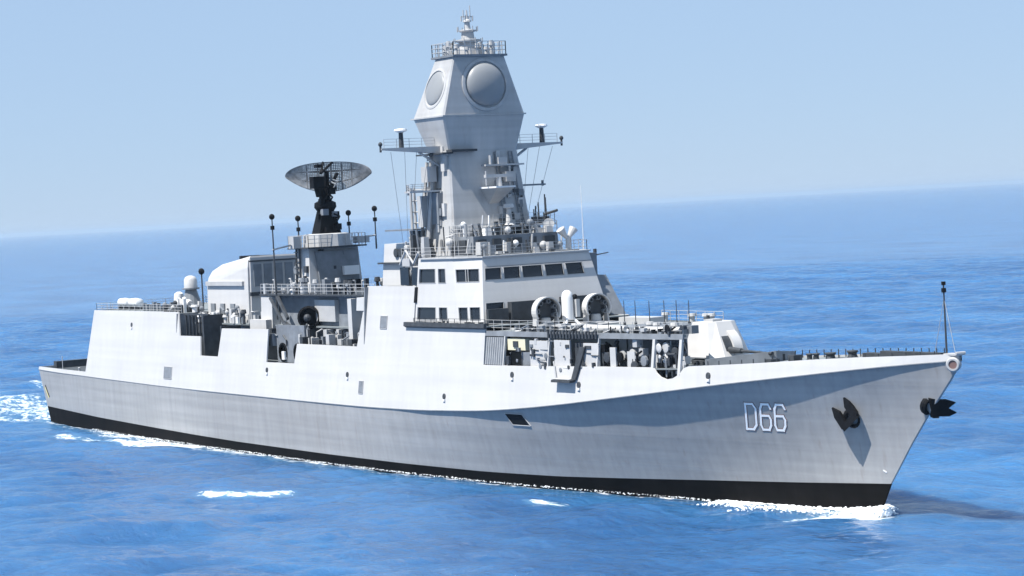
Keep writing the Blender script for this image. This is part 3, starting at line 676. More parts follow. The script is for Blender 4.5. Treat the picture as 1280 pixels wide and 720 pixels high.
# crown
mb = MB(); mb.prism([(14.9, -2.8), (19.0, -2.8), (19.0, 2.8), (14.9, 2.8)], 36.6, 36.78); cr = mb.build('crown_platform', M_MID, mast)
railing([(15, -2.7, 36.78), (18.9, -2.7, 36.78), (18.9, 2.7, 36.78), (15, 2.7, 36.78), (15, -2.7, 36.78)], cr, h=1.15, step=.6, r=.035, m=M_GREY)
mb = MB()
for k in range(14):
    a = k/14*2*math.pi; x, y = 16.9+1.6*math.cos(a), 2.3*math.sin(a); h = [1.0, .7, 1.3][k % 3]
    mb.lathe((x, y, 36.78), (0, 0, 1), [(0, .16), (h*.6, .12), (h*.62, .22), (h, .18)], 8)
build_each(mb, 'sensor_pod', M_GREY, cr)
mb = MB(); mb.lathe((16.9, 0, 36.78), (0, 0, 1), [(0, 1.35), (.5, 1.3), (.55, 1.0), (1.2, .85), (1.3, 1.2), (1.42, 1.2), (1.5, .62), (2.1, .55), (2.2, .8), (2.3, .8), (2.4, .3), (3.0, .24), (3.05, .4), (3.2, .35), (3.3, .12), (4.1, .06)], 16); tp = mb.build('topmast', M_GREY, cr)
mb = MB()
for z, r in ((37.9, 1.35), (38.95, .95), (39.9, .55)):
    for k in range(8):
        a = k/8*2*math.pi; mb.tube((16.9+r*math.cos(a), r*math.sin(a), z), (16.9+r*math.cos(a), r*math.sin(a), z+.45), .045, n=4)
mb.tube((16.9, -.5, 40.3), (16.9, .5, 40.3), .05); mb.tube((16.9, .35, 40.3), (16.9, .35, 41.3), .05); mb.tube((16.9, -.35, 40.3), (16.9, -.35, 40.9), .05)
build_each(mb, 'dipole', M_GREY, tp)
# yards
def yard(sg):
    mb = MB()
    mb.loft([[(16.2, sg*3.2, 28.05), (17.4, sg*3.2, 28.05), (17.4, sg*3.2, 28.75), (16.2, sg*3.2, 28.75)],
             [(16.3, sg*5.6, 28.3), (17.3, sg*5.6, 28.3), (17.3, sg*5.6, 28.75), (16.3, sg*5.6, 28.75)],
             [(16.6, sg*9.4, 28.6), (17.0, sg*9.4, 28.6), (17.0, sg*9.4, 28.75), (16.6, sg*9.4, 28.75)]])
    y = mb.build('yardarm', M_GREY, mast)
    mb = MB(); mb.tube((16.8, sg*3.4, 26.9), (16.8, sg*5.6, 28.3), .12); mb.build('yard_brace', M_GREY, y)
    mb = MB(); mb.tube((16.8, sg*9.4, 28.4), (16.8, sg*9.4, 29.3), .1); mb.sphere((16.8, sg*9.4, 29.1), .2, 8); mb.build('yard_lamp', M_DARK, y)
    mb = MB(); mb.tube((16.8, sg*7.3, 28.7), (16.8, sg*7.3, 30.1), .24, .2, 10); p = mb.build('antenna_post', M_DARK, y)
    mb = MB(); mb.lathe((16.8, sg*7.3, 30.1), (0, 0, 1), [(0, .3), (.15, .6), (.3, .55), (.35, .2)], 14); mb.build('antenna_cap', M_WHITE, p)
    railing([(16.5, sg*3.8, 28.75), (16.7, sg*9.0, 28.75)], y, h=.8, step=1.1, r=.02)
for sg in (-1, 1): yard(sg)
mb = MB(); mb.prism([(18.2, -3.6), (19.3, -3.6), (19.3, -1.0), (18.2, -1.0)], 28.15, 28.35); mb.prism([(14, -4.4), (19, -4.4), (19, -3.3), (14, -3.3)], 28.0, 28.14); mb.build('yard_platform', M_DARK, mast)
# navigation radar bracket on the front of the mast
mb = MB(); mb.prism([(18.6, -.9), (21.6, -.6), (21.6, 1.4), (18.6, 1.9)], 24.75, 24.9); nr = mb.build('radar_bracket', M_WHITE, mast)
mb = MB(); mb.loft([[(18.7, -.8, 24.74), (21.5, -.5, 24.74), (21.5, 1.3, 24.74), (18.7, 1.8, 24.74)], [(18.7, 0, 23.2), (18.9, 0, 23.2), (18.9, .8, 23.2), (18.7, .8, 23.2)]]); mb.build('bracket_web', M_MAST, nr)
mb = MB(); mb.tube((20.4, .4, 24.9), (20.4, .4, 25.7), .3, .22, 10); mb.box(20.2, 20.6, -1.0, 1.8, 25.7, 25.98); mb.tube((20.4, -.9, 25.0), (20.4, -.9, 26.3), .07); mb.build('radar_scanner', M_GREY, nr)
mb = MB(); mb.box(18.4, 19.6, -.4, 3.6, 26.75, 26.9); mb.tube((19.4, .2, 26.9), (19.4, .2, 27.7), .14); mb.box(19.0, 19.5, 1.0, 1.9, 26.9, 27.5); mb.box(18.8, 19.7, 1.6, 2.6, 25.3, 26.2); mb.tube((19.5, 2.1, 24.9), (19.5, 2.1, 26.7), .1); mb.build('sensor_shelf', M_GREY, mast)
mb = MB(); mb.prism([(16, 3.6), (18.4, 3.6), (17.4, 7.1), (16.8, 7.1)], 24.85, 25.0); mb.tube((17, 7, 24.8), (17, 7, 25.3), .12); mb.build('port_spar', M_MID, mast)
mb = MB(); mb.prism([(15, -3.7), (17.4, -3.7), (17.0, -6.6), (15.6, -6.6)], 24.7, 24.86); mb.tube((15.9, -6.4, 24.5), (15.9, -6.4, 25.4), .1); sp = mb.build('starboard_spar', M_GREY, mast)
railing([(15.4, -3.9, 24.86), (15.8, -6.5, 24.86), (17, -6.5, 24.86)], sp, h=.6, step=.8)
# ladders and conduits on the starboard face of the mast
for x, w_ in ((15.2, .16), (15.9, .1), (16.5, .22)):
    mb = MB(); mb.tube((x-.6, -4.75, 19.2), (x, -3.95, 27.4), w_, n=6); mb.build('conduit', M_GREY, mast)
mb = MB(); mb.box(15.2, 16.8, -4.6, -3.9, 25.6, 27.0); mb.box(14.7, 15.6, -4.9, -4.2, 21.6, 24.4); mb.build('junction_box', M_GREY, mast)
mb = MB(); mb.box(16.2, 17.6, -4.35, -3.75, 21.8, 24.6); mb.build('recess_panel', M_MID, mast)
# side posts left of the mast (aft)
mb = MB()
for x, y in ((11.8, -3.6), (12.6, -4.4), (13.2, -3.0)): mb.tube((x, y, 21), (x, y, 25.2), .14, n=6)
for z in (22, 23, 24, 25): mb.tube((11.8, -3.6, z), (13.2, -3.0, z), .06); mb.tube((11.8, -3.6, z), (12.6, -4.4, z), .06)
mb.build('lattice_ladder', M_GREY, mast)
mb = MB(); mb.prism([(9.5, -5.6), (15.5, -5.9), (15.5, -2.5), (10.5, -2.5)], 21.35, 21.5); ap = mb.build('aft_platform', M_MID, mast)
mb = MB(); mb.box(12, 14.2, -4.4, -2.6, 19, 21.3); mb.build('platform_trunk', M_DARK, ap)
# lower fighting platform, port forward
mb = MB(); mb.prism([(17, -1.0), (21.4, -1.0), (21.4, 4.6), (20.2, 6.3), (17, 6.3)], 21.25, 21.4); lp = mb.build('lookout_platform', M_SIDE, mast)
railing([(21.3, -.9, 21.4), (21.3, 4.6, 21.4), (20.1, 6.2, 21.4), (17.2, 6.2, 21.4)], lp, h=1.0, step=.8)
mb = MB(); mb.lathe((21.0, .9, 21.4), (0, 0, 1), [(0, .5), (.2, .32), (1.5, .2), (1.55, .5), (1.9, .45)], 12); mb.build('searchlight', M_SIDE, lp)
mb = MB()
for x, y, h in ((20, 4.6, 1.9), (20.3, 5.2, 2.3), (19.2, 5.8, 2.6), (18.5, 5.2, 1.6), (20.5, 3.8, 1.3)): mb.tube((x, y, 21.4), (x, y, 21.4+h), .09, .06); mb.box(x-.22, x+.22, y-.22, y+.22, 21.4, 22.0)
mb.tube((20.4, 5.0, 22.2), (21.6, 5.6, 22.5), .12); mb.build('lookout_gear', M_DARK, lp)
mfh = house('mast_foot_house', 19.2, 23.6, 4.4, 18.9, 20.6, M_MID, .1, .1)
for y0, y1 in ((-4.0, -3.1), (-2.4, -1.6), (-.9, .5), (1.4, 2.0), (2.8, 3.9)):
    mb = MB(); mb.box(23.5, 23.72, y0, y1, 19.0, 20.3); mb.build('mast_foot_door', M_DARK, mfh)
for x0, x1 in ((19.6, 20.4), (21.2, 22.4)):
    mb = MB(); mb.box(x0, x1, -4.5, -4.35, 19.0, 20.3); mb.build('mast_foot_door', M_DARK, mfh)
railing([(19.3, -4.3, 20.6), (23.5, -4.3, 20.6), (23.5, 4.3, 20.6)], mfh, h=1.0, step=.7, r=.03)
rnd = random.Random(31)
for k in range(46):     # small fittings on the starboard and forward faces of the mast
    z = rnd.uniform(20.8, 28.0); f_ = (z-22.2)/6; mb = MB()
    if k % 2: x = rnd.uniform(14.4, 18.2); y = -(4.0-.5*f_)-.05; s1, s2 = rnd.uniform(.12, .35), rnd.uniform(.08, .3); mb.box(x-s1, x+s1, y-s2, y+.1, z, z+rnd.uniform(.3, 1.2))
    else: x = 19.4-.8*f_; y = rnd.uniform(.4, 3.4); s1, s2 = rnd.uniform(.08, .25), rnd.uniform(.1, .3); mb.box(x-.1, x+s1, y-s2, y+s2, z, z+rnd.uniform(.2, .8))
    mb.build('mast_fitting', rnd.choice([M_DARK, M_MID, M_GREY, M_SIDE]), mast)
for y in (1.2, 2.9):
    mb = MB(); mb.tube((19.75, y, 20.8), (18.75, y*.86, 28.0), .06, n=4); mb.tube((19.75, y+.4, 20.8), (18.75, y*.86+.36, 28.0), .06, n=4)
    for q in np.linspace(0, 1, 22): mb.tube((19.75-q, y*(1-.14*q), 20.8+7.2*q), (19.75-q, y*(1-.14*q)+.4, 20.8+7.2*q), .035, n=4)
    mb.build('mast_ladder', M_MID, mast)
# clutter at the mast foot on the bridge roof
rnd = random.Random(5); zr = 18.9
for k in range(96):
    x = rnd.uniform(19.6, 26.0); y = rnd.uniform(-5.0, 5.2)
    if k < 20: x = rnd.uniform(14, 19); y = rnd.uniform(-6.3, -4.4)
    h = rnd.uniform(.4, 2.2)*(1 if x < 23 else .55); t = rnd.random(); m = rnd.choice([M_GREY, M_MID, M_DARK, M_DARK, M_MAST, M_MID, M_WHITE]); mb = MB()
    if 19.0 < x < 23.7 and abs(y) < 4.6: zr = 20.6; h *= .6
    else: zr = 18.9
    if t < .3: s = rnd.uniform(.15, .5); mb.box(x-s, x+s, y-s, y+s, zr, zr+h, .05, .05); nm = 'equipment_box'
    elif t < .55: mb.tube((x, y, zr), (x+rnd.uniform(-.3, .3), y+rnd.uniform(-.3, .3), zr+h+.5), rnd.uniform(.04, .12)); nm = 'antenna_stub'
    elif t < .75: r = rnd.uniform(.2, .42); mb.tube((x, y, zr), (x, y, zr+h*.7), .1); mb.sphere((x, y, zr+h*.7+r*.7), r, 10); nm = 'radome'
    elif t < .88: mb.path([(x, y, zr), (x, y, zr+h), (x+rnd.uniform(-1.2, 1.2), y+rnd.uniform(-.8, .8), zr+h*.9)], .06); nm = 'pipe'
    else: mb.lathe((x, y, zr+h*.6), (rnd.uniform(.3, 1), rnd.uniform(-1, 1), .2), [(0, .1), (.15, .45), (.2, .5), (.16, .3)], 12); mb.tube((x, y, zr), (x, y, zr+h*.6), .08); nm = 'small_dish'
    mb.build(nm, m, bridge)
railing([(26.7, -5.3, 18.9), (26.7, 5.3, 18.9), (23.6, 6.4, 18.9)], bridge, h=.0+.9, step=1.2)
railing([(14.6, -6.7, 18.9), (23.5, -6.4, 18.9), (26.7, -5.3, 18.9)], bridge, h=.9, step=1.2)
# twin horn aerial and whip on the port side of the bridge roof
mb = MB(); mb.tube((24.2, 4.9, 18.9), (24.2, 4.9, 20.1), .22, .17, 8)
for q in (-1, 1): mb.lathe((24.2, 4.9+q*.1, 20.0), (0, q*.75, 1), [(0, .14), (.35, .24), (.9, .4), (1.0, .42), (.8, .2)], 12)
mb.build('horn_aerial', M_SIDE, bridge)
mb = MB(); mb.tube((23.5, 7.0, 18.5), (23.5, 7.0, 24.6), .05, .02, 5); mb.build('whip_antenna', M_WHITE, bridge)
mb = MB(); mb.tube((22.4, 6.3, 18.9), (22.4, 6.3, 20.6), .09); mb.build('signal_post', M_MID, bridge)
# dark windows / equipment between the two blocks
mb = MB()
for x0, x1 in ((14.2, 15.8), (16.4, 17.6)): mb.box(x0, x1, -6.75, -6.6, 16.5, 18.1)
build_each(mb, 'screen_window', M_GLASS, eq)
mb = MB(); mb.path([(14.0, -6.6, 18.3), (15.4, -6.7, 19.6), (16.4, -6.5, 18.4), (17.6, -6.6, 19.4)], .12); mb.box(14.6, 16.0, -6.7, -6.1, 18.2, 18.9); mb.tube((13.9, -6.4, 16.4), (14.8, -6.3, 20.4), .09); mb.tube((16.0, -6.4, 16.4), (15.2, -6.1, 20.8), .09); mb.build('davit', M_GREY, eq)

# ------------------------------------------------------------------ radar tower amidships
tw = MB(); tw.loft([[(-16.2, -3.1, 12.4), (-12.0, -3.1, 12.4), (-12.0, 3.1, 12.4), (-16.2, 3.1, 12.4)], [(-15.6, -2.75, 20.0), (-12.6, -2.75, 20.0), (-12.6, 2.75, 20.0), (-15.6, 2.75, 20.0)]]); tower = tw.build('radar_tower', M_SIDE, ship)
mb = MB(); mb.loft([[(-12.05+.0, -1.7, 13.8), (-11.9, -1.7, 13.8), (-11.9, 2.4, 13.8), (-12.05, 2.4, 13.8)], [(-12.45, -2.2, 19.6), (-12.1, -2.2, 19.6), (-12.1, 2.5, 19.6), (-12.45, 2.5, 19.6)]]); mb.build('tower_recess_panel', M_MID, tower)
mb = MB(); mb.box(-12.1, -11.7, -1.4, .2, 15.2, 16.2); mb.box(-12.1, -11.6, .8, 2.4, 15.4, 16.6); build_each(mb, 'tower_opening', M_BLACK, tower)
mb = MB(); mb.box(-12.1, -11.6, .6, 2.3, 17.1, 18.0); mb.build('tower_box', M_WHITE, tower)
mb = MB(); mb.tube((-15.4, -3.1, 12.5), (-15.1, -2.95, 19.9), .1); mb.tube((-14.5, -3.1, 12.5), (-14.3, -2.95, 19.9), .1)
for z in np.arange(13, 19.8, .55): mb.tube((-15.35, -3.1, z), (-14.45, -3.1, z), .06, n=4)
mb.build('tower_ladder', M_DARK, tower)
mb = MB(); mb.prism([(-16.4, -3.3), (-11.6, -3.3), (-11.6, 3.3), (-16.4, 3.3)], 19.9, 20.05); pf = mb.build('tower_platform', M_DARK, tower)
mb = MB(); mb.lathe((-14, 0, 20.05), (0, 0, 1), [(0, 2.6), (1.2, 2.5), (1.3, 2.2)], 8); mb.build('tower_drum', M_GREY, pf)
railing([(-16.3, -3.2, 20.05), (-11.7, -3.2, 20.05), (-11.7, 3.2, 20.05), (-16.3, 3.2, 20.05), (-16.3, -3.2, 20.05)], pf, h=1.2, step=.7, r=.03)
mb = MB(); mb.tube((-14, -3.2, 20.5), (-14, -6.1, 20.0), .1, .08); mb.tube((-14, 3.2, 20.7), (-14, 5.6, 20.9), .13, .08); mb.box(-14.5, -13.5, 3.2, 4.6, 20.2, 20.9); mb.box(-14.6, -13.4, -4.0, -3.2, 20.0, 21.2); build_each(mb, 'tower_arm', M_GREY, pf)
for y, z0, z1 in ((-5.95, 18.0, 23.3), (-3.1, 20, 23.0), (2.6, 20, 23.3), (5.6, 19.5, 23.6)):
    mb = MB(); mb.tube((-14, y, z0), (-14, y, z1), .09, .06); st = mb.build('signal_mast', M_DARK, pf)
    mb = MB(); mb.sphere((-14, y, z1), .3, 8); mb.tube((-14, y, z1-1.3), (-14, y, z1-.9), .22); build_each(mb, 'signal_lamp', M_BLACK, st)
mb = MB(); mb.tube((-14, -5.95, 13), (-14, -5.95, 18.1), .09); mb.tube((-2, 4.2, 12.4), (-2, 4.2, 19.5), .08); mb.build('lower_pole', M_DARK, pf)
# air search radar: black pedestal and mesh reflector
mb = MB(); mb.loft([[(-14.9, -1.25, 21.2), (-13.0, -1.25, 21.2), (-13.0, 1.25, 21.2), (-14.9, 1.25, 21.2)], [(-14.5, -.7, 23.6), (-13.3, -.7, 23.6), (-13.3, .7, 23.6), (-14.5, .7, 23.6)]])
mb.lathe((-13.9, 0, 23.5), (0, 0, 1), [(0, .8), (.5, 1.15), (.95, 1.1), (1.2, .6), (1.6, .6)], 12)
ped = mb.build('radar_pedestal', M_BLACK, tower)
mb = MB(); mb.tube((-13.9, .2, 24.9), (-13.4, .1, 27.6), .34, .25, 8); mb.tube((-13.8, -.2, 24.6), (-13.0, -.9, 26.4), .3, .3, 8); mb.box(-13.3, -12.4, -1.9, -.7, 25.9, 27.1); mb.tube((-13.2, -1.2, 26.0), (-12.8, -1.3, 25.1), .3, .2, 8)
mb.tube((-13.8, .4, 25.6), (-13.2, 1.2, 27.4), .18, .18); mb.build('feed_assembly', M_BLACK, ped)
# reflector, normal towards the bow with slight starboard turn
C0 = Vector((-13.9, -.3, 27.15)); nrm = Vector((.86, -.46, .06)).normalized(); hx = Vector((.46, .86, 0)).normalized(); vz = nrm.cross(hx).normalized()
if vz.z < 0: vz = -vz
def refl(u, v):
    """u -1..1 across, v 0..1 bottom to top outline: flat domed top, tapering bottom"""
    top = 1.3*(1-abs(u)**2.4)**.5 if abs(u) < 1 else 0; bot = -1.65*(1-abs(u)**2.1)
    y = bot+(top-bot)*v
    d = .085*(u*4.9)**2*.22+.12*y*y
    return C0+hx*(u*4.35+.75)+vz*(y+.1)+nrm*(d-.7)
mb = MB(); NU = 74; NV = 18
us = [math.sin(a)*.995 for a in np.linspace(-math.pi/2, math.pi/2, NU+1)]
for i in range(0, NU+1):
    mb.path([refl(us[i], j/NV) for j in range(NV+1)], .055, 3)
for j in range(NV+1): mb.path([refl(u_, j/NV) for u_ in us], .05 if 0 < j < NV else .07, 3)
rfl = mb.build('reflector', M_MID2, ped)
mb = MB()
for u_ in (-.8, -.5, -.25, 0.05, .3, .55, .8):
    mb.path([refl(u_, v)-nrm*.3 for v in np.linspace(0, 1, 5)], .09, 4)
for v in (.3, .7): mb.path([refl(u_, v)-nrm*.3 for u_ in np.linspace(-.9, .9, 12)], .08, 4)
mb.build('reflector_ribs', M_DARK, rfl)
mb = MB(); mb.path([refl(-.15, .05), C0+nrm*1.5-vz*1.1, refl(.15, .05)], .1, 4); mb.box(-12.9, -12.3, -1.5, -.9, 28.0, 28.3); mb.path([refl(-.12, 1), refl(-.12, .95)+nrm*.4, C0+nrm*.9+vz*.2, refl(.1, .98)+nrm*.3], .14, 5); mb.build('feed_horn', M_BLACK, ped)
rnd = random.Random(2)
for k in range(16):
    z = rnd.uniform(21.6, 26.0); a = rnd.uniform(-1.6, 1.0); rr = (1.3 if z < 23 else .9)
    x, y = -13.9+rr*math.cos(a), rr*math.sin(a); s_ = rnd.uniform(.15, .38); mb = MB()
    if k % 3: mb.box(x-s_, x+s_, y-s_, y+s_, z-s_, z+s_)
    else: mb.path([(x, y, z), (x+.4, y+.3, z+.7), (-13.6, .2, z+1.2)], .09)
    mb.build('pedestal_gear', M_BLACK if k % 4 else M_MID, ped)
# deckhouse under the tower
dh = house('tower_deckhouse', -18, 7.0, 5.0, 12.4, 15.4, M_MID, .0, .2)
mb = MB(); mb.box(-18.1, 7.3, -5.9, 5.6, 15.4, 15.55); mb.build('deckhouse_roof', M_DARK, dh)
mb = MB(); mb.box(-18.0, -15.4, -5.9, -5.0, 11.2, 15.3, 0, .1); mb.box(-19.5, -15.6, -6.5, -5.9, 10.9, 13.0); mb.build('white_trunk', M_SIDE, dh)
mb = MB(); mb.box(-6.6, -2.2, -5.35, -4.9, 12.9, 15.0); mb.build('blue_grey_panel', M_GREY, dh)
mb = MB(); mb.box(2.6, 3.4, -6.4, -5.0, 11.0, 15.2); mb.build('pillar', M_SIDE, dh)
mb = MB(); mb.lathe((-6.6, -6.0, 13.3), (.75, -.66, 0), [(-1.2, 1.05), (.2, 1.15), (.25, .95), (-.3, .8)], 20); dr = mb.build('cable_drum', M_BLACK, dh, True)
mb = MB(); mb.sphere((-6.4, -6.3, 13.3), .38, 10); mb.build('drum_hub', M_DARK, dr)
mb = MB()
mb.path([(-14.5, -6.4, 15.2), (-11.2, -6.6, 12.7), (-7.4, -6.7, 12.2)], .16); mb.path([(-13.2, -6.2, 15.3), (-10.2, -6.6, 13.2)], .2); mb.build('davit_arm', M_DARK, dh)
rnd = random.Random(8)
for k in range(60):
    x = rnd.uniform(-14.5, 6.8); y = -rnd.uniform(5.6, 7.2); h = rnd.uniform(.4, 2.0); z0 = 8.9 if x > -5 else 10.5
    z0 = 10.3 if x > -5 else z0
    mb = MB(); m = rnd.choice([M_DARK, M_MID, M_GREY, M_DARK]); s = rnd.uniform(.12, .45)
    if k % 2: mb.box(x-s, x+s, y-s, y+s, z0, z0+h)
    else: mb.path([(x, y, z0), (x, y, z0+h), (x+rnd.uniform(-1.4, 1.4), y, z0+h+rnd.uniform(-.5, .5))], .08)
    mb.build('deck_fitting', m, dh)
mb = MB(); mb.box(6.6, 8.3, -7.5, -6.3, 14.2, 15.4, .1, .05); mb.build('corner_locker', M_SIDE, ship)

railing([(-17.9, -5.8, 15.55), (7.2, -5.8, 15.55)], dh, h=1.0, step=1.2, r=.03)
rnd = random.Random(41)
for k in range(60):
    x = rnd.uniform(-24, 7); y = rnd.uniform(-5.7, -3.2); z0 = 15.55; h = rnd.uniform(.3, 1.6); s_ = rnd.uniform(.1, .35); mb = MB(); m = rnd.choice([M_GREY, M_MID, M_DARK, M_SIDE])
    if x < -18: z0 = 12.45; y -= .8
    if -16.5 < x < -11.5: y = rnd.uniform(-5.6, -3.5)
    if k % 3 == 0: mb.box(x-s_, x+s_, y-s_, y+s_, z0, z0+h)
    elif k % 3 == 1: mb.path([(x, y, z0), (x, y, z0+h), (x+rnd.uniform(-.8, .8), y, z0+h)], .07)
    else: mb.lathe((x, y, z0), (0, 0, 1), [(0, .18), (h*.7, .15), (h*.75, .32), (h, .25)], 8)
    mb.build('roof_fitting', m, dh)
for k in range(26):     # gear on the tower faces
    z = rnd.uniform(12.9, 19.4); f_ = (z-12.4)/7.6; mb = MB(); s_ = rnd.uniform(.1, .35)
    if k % 2: y = rnd.uniform(-2.4, 2.4); x = -12.0-.55*f_; mb.box(x-.1, x+rnd.uniform(.2, .5), y-s_, y+s_, z, z+rnd.uniform(.2, .7))
    else: x = rnd.uniform(-15.4, -12.9); y = -3.05+.33*f_; mb.box(x-s_, x+s_, y-.3, y+.1, z, z+rnd.uniform(.2, .8))
    mb.build('tower_fitting', rnd.choice([M_DARK, M_MID, M_GREY]), tower)
for sg in (-1, 1):
    for q in (4.6, 5.8, 7.0, 8.4):
        mb = MB(); mb.tube((16.8, sg*q, 28.4), (14.5, sg*(4.2+.25*q), 18.9), .018, n=4); mb.build('halyard', M_MID, mast)
# inflatable boat stowed amidships (thing of its own)
def boat(x, y, z, L, label):
    r = bpy.data.objects.new('inflatable_boat', None); COL.objects.link(r); r.location = (x, y, z)
    r['label'] = label; r['category'] = 'boat'
    mb = MB(); prof = [(-L/2, -.9), (L*.2, -.9), (L*.4, -.5), (L/2, 0), (L*.4, .5), (L*.2, .9), (-L/2, .9)]
    for a, b in zip(prof, prof[1:]): mb.tube((a[0], a[1], .75), (b[0], b[1], .75 if abs(b[1]) > .1 else .9), .27, n=10)
    mb.build('tube', M_DARK, r, True)
    mb = MB(); mb.loft([[(-L/2, -.8, .6), (-L/2, 0, .1), (-L/2, .8, .6)], [(L*.2, -.8, .6), (L*.2, 0, .05), (L*.2, .8, .6)], [(L*.46, -.1, .75), (L*.46, 0, .55), (L*.46, .1, .75)]]); mb.build('hull', M_MID, r)
    mb = MB(); mb.box(-.5, .3, -.35, .35, .5, 1.5); mb.build('console', M_GREY, r)
    return r
boat(1.6, -6.55, 9.9, 7.6, 'dark grey inflatable boat stowed in the open bay aft of the tall white block')
mb = MB(); mb.box(-.8, 4.5, -7.2, -5.9, 8.9, 9.95); mb.build('boat_cradle', M_MID, ship)

# ------------------------------------------------------------------ aft funnel
mb = MB()
def fring(x0, x1, hy, z): return [(x0+2.2, -hy, z), (x1, -hy, z), (x1, hy, z), (x0+2.2, hy, z), (x0+.7, hy*.86, z), (x0, hy*.45, z), (x0, -hy*.45, z), (x0+.7, -hy*.86, z)]
dz = lambda r_: [(x, y, z-(1.1*min(1, (-26.5-x)/8)**.8 if x < -26.5 else 0)) for x, y, z in r_]
mb.loft([fring(-37.2, -24.4, 4.3, 12.4), fring(-37.2, -24.5, 4.2, 16.4), dz(fring(-36.9, -24.6, 4.1, 18.2)), dz(fring(-36.1, -24.7, 3.95, 18.9)), dz(fring(-34.4, -24.8, 3.6, 19.35))])
fun = mb.build('aft_funnel', M_SIDE, ship)
# front plating of the funnel with louvres
mb = MB(); mb.box(-24.42, -24.2, -4.1, 4.1, 12.5, 19.2, 0, .15); fp = mb.build('funnel_front_panel', M_SIDE, fun)
for y in (-3.2, -2.0, -.8, .4, 1.6, 2.8):
    mb = MB(); mb.box(-24.2, -24.08, y-.45, y+.45, 16.2, 18.5); mb.build('funnel_louvre', M_MID, fp)
mb = MB(); mb.box(-24.2, -23.9, -4.2, 4.2, 15.2, 15.6); mb.box(-24.2, -24.0, -4.15, 4.1, 18.75, 18.9); mb.build('funnel_ledge', M_DARK, fp)
mb = MB(); mb.box(-35.0, -25.5, -4.45, -4.2, 16.3, 16.75); mb.build('funnel_band', M_GREY, fun)
for x in (-33.5, -31.0, -28.4): 
    mb = MB(); mb.box(x-.5, x+.5, -4.42, -4.2, 13.0, 14.4); mb.build('funnel_grille', M_MID, fun)
mb = MB()
for x in (-33, -30, -27.5): mb.lathe((x, 0, 18.4), (0, 0, 1), [(0, 1.1), (.9, 1.1), (.9, .9), (.1, .9)], 14)
build_each(mb, 'exhaust_pipe', M_BLACK, fun)
# low gear between the funnel and hangar
rnd = random.Random(21)
for k in range(64):
    x = rnd.uniform(-43, -24.8); y = rnd.uniform(-6.6, -4.7); z0 = 12.45 if x > -35.6 else 13.5
    if x > -35.6 : y = rnd.uniform(-5.5, -4.7)
    h = rnd.uniform(.3, 1.7); s = rnd.uniform(.12, .4); mb = MB(); m = rnd.choice([M_GREY, M_MID, M_DARK, M_SIDE, M_WHITE])
    t = k % 4
    if t == 0: mb.box(x-s, x+s, y-s, y+s, z0, z0+h)
    elif t == 1: mb.tube((x, y, z0), (x, y, z0+h), .1); mb.sphere((x, y, z0+h), .28, 8)
    elif t == 2: mb.path([(x, y, z0), (x+.3, y, z0+h), (x+1.2, y, z0+h*.8)], .09)
    else: mb.lathe((x, y, z0), (0, 0, 1), [(0, .3), (.5, .3), (.6, .45), (.8, .4)], 10)
    mb.build('funnel_deck_fitting', m, ship)
# close-in gun mount / director aft of funnel
mb = MB(); mb.lathe((-42.0, -3.2, 13.5), (0, 0, 1), [(0, 1.3), (1.0, 1.0), (2.3, .62), (2.35, .95), (2.5, .95)], 14); cd = mb.build('director_cone', M_MID, ship)
mb = MB(); mb.lathe((-42.0, -3.2, 16.0), (0, 0, 1), [(0, .75), (.9, .72), (1.2, .55), (1.35, .2)], 14); mb.build('director_head', M_SIDE, cd, True)
mb = MB(); mb.lathe((-43.6, -4.0, 13.5), (0, 0, 1), [(0, .5), (.8, .5), (1.2, .6), (1.9, .5), (2.1, .2)], 12); mb.build('white_radome', M_WHITE, ship, True)
mb = MB(); mb.tube((-38.6, -3.3, 13.5), (-38.6, -3.3, 17.6), .1, .08); am = mb.build('aft_signal_mast', M_DARK, ship)
mb = MB(); mb.sphere((-38.6, -3.3, 17.8), .36, 8); mb.build('signal_lamp', M_BLACK, am)
mb = MB(); mb.lathe((-39.0, -5.3, 14.4), (1, .1, 0), [(-1.3, .3), (-1.1, .5), (.9, .5), (1.2, .3)], 12); mb.build('white_launcher_body', M_SIDE, ship, True)
mb = MB(); mb.box(-40.4, -37.4, -5.9, -4.9, 13.5, 13.95); mb.build('launcher_bed', M_DARK, ship)
# hangar roof rails and life rafts
railing([(-61.4, -6.9, 13.5), (-36.2, -6.9, 13.5)], ship, h=.9, step=1.6, r=.028)
railing([(-61.4, 6.9, 13.5), (-36.2, 6.9, 13.5)], ship, h=.9, step=1.6, r=.028)
railing([(-61.4, -6.9, 13.5), (-61.4, 6.9, 13.5)], ship, h=.9, step=1.6, r=.028)
mb = MB()
for k in range(10):
    x = -51.5+k*1.0; mb.box(x, x+.35, -5.2, -4.8, 13.5, 13.5+random.uniform(.5, 1.1))
build_each(mb, 'roof_vent', M_MID, ship)
def raft(x, y, label):
    r = bpy.data.objects.new('life_raft_canister', None); COL.objects.link(r); r.location = (x, y, 13.5); r['label'] = label; r['category'] = 'life raft'; r['group'] = 'life raft canisters on the hangar roof'
    mb = MB(); mb.lathe((-1.4, 0, .85), (1, 0, 0), [(0, .2), (.15, .48), (1.35, .5), (1.38, .54), (1.46, .54), (1.5, .5), (2.65, .48), (2.8, .2)], 14); mb.build('canister', M_WHITE, r, True)
    mb = MB()
    for q in (-.8, .8): mb.box(q-.1, q+.1, -.5, .5, 0, .45)
    build_each(mb, 'cradle', M_DARK, r)
raft(-59.0, -4.3, 'white cylindrical life raft canister on hangar roof, nearest the stern')
raft(-55.7, -4.3, 'white cylindrical life raft canister on hangar roof, nearer the funnel')
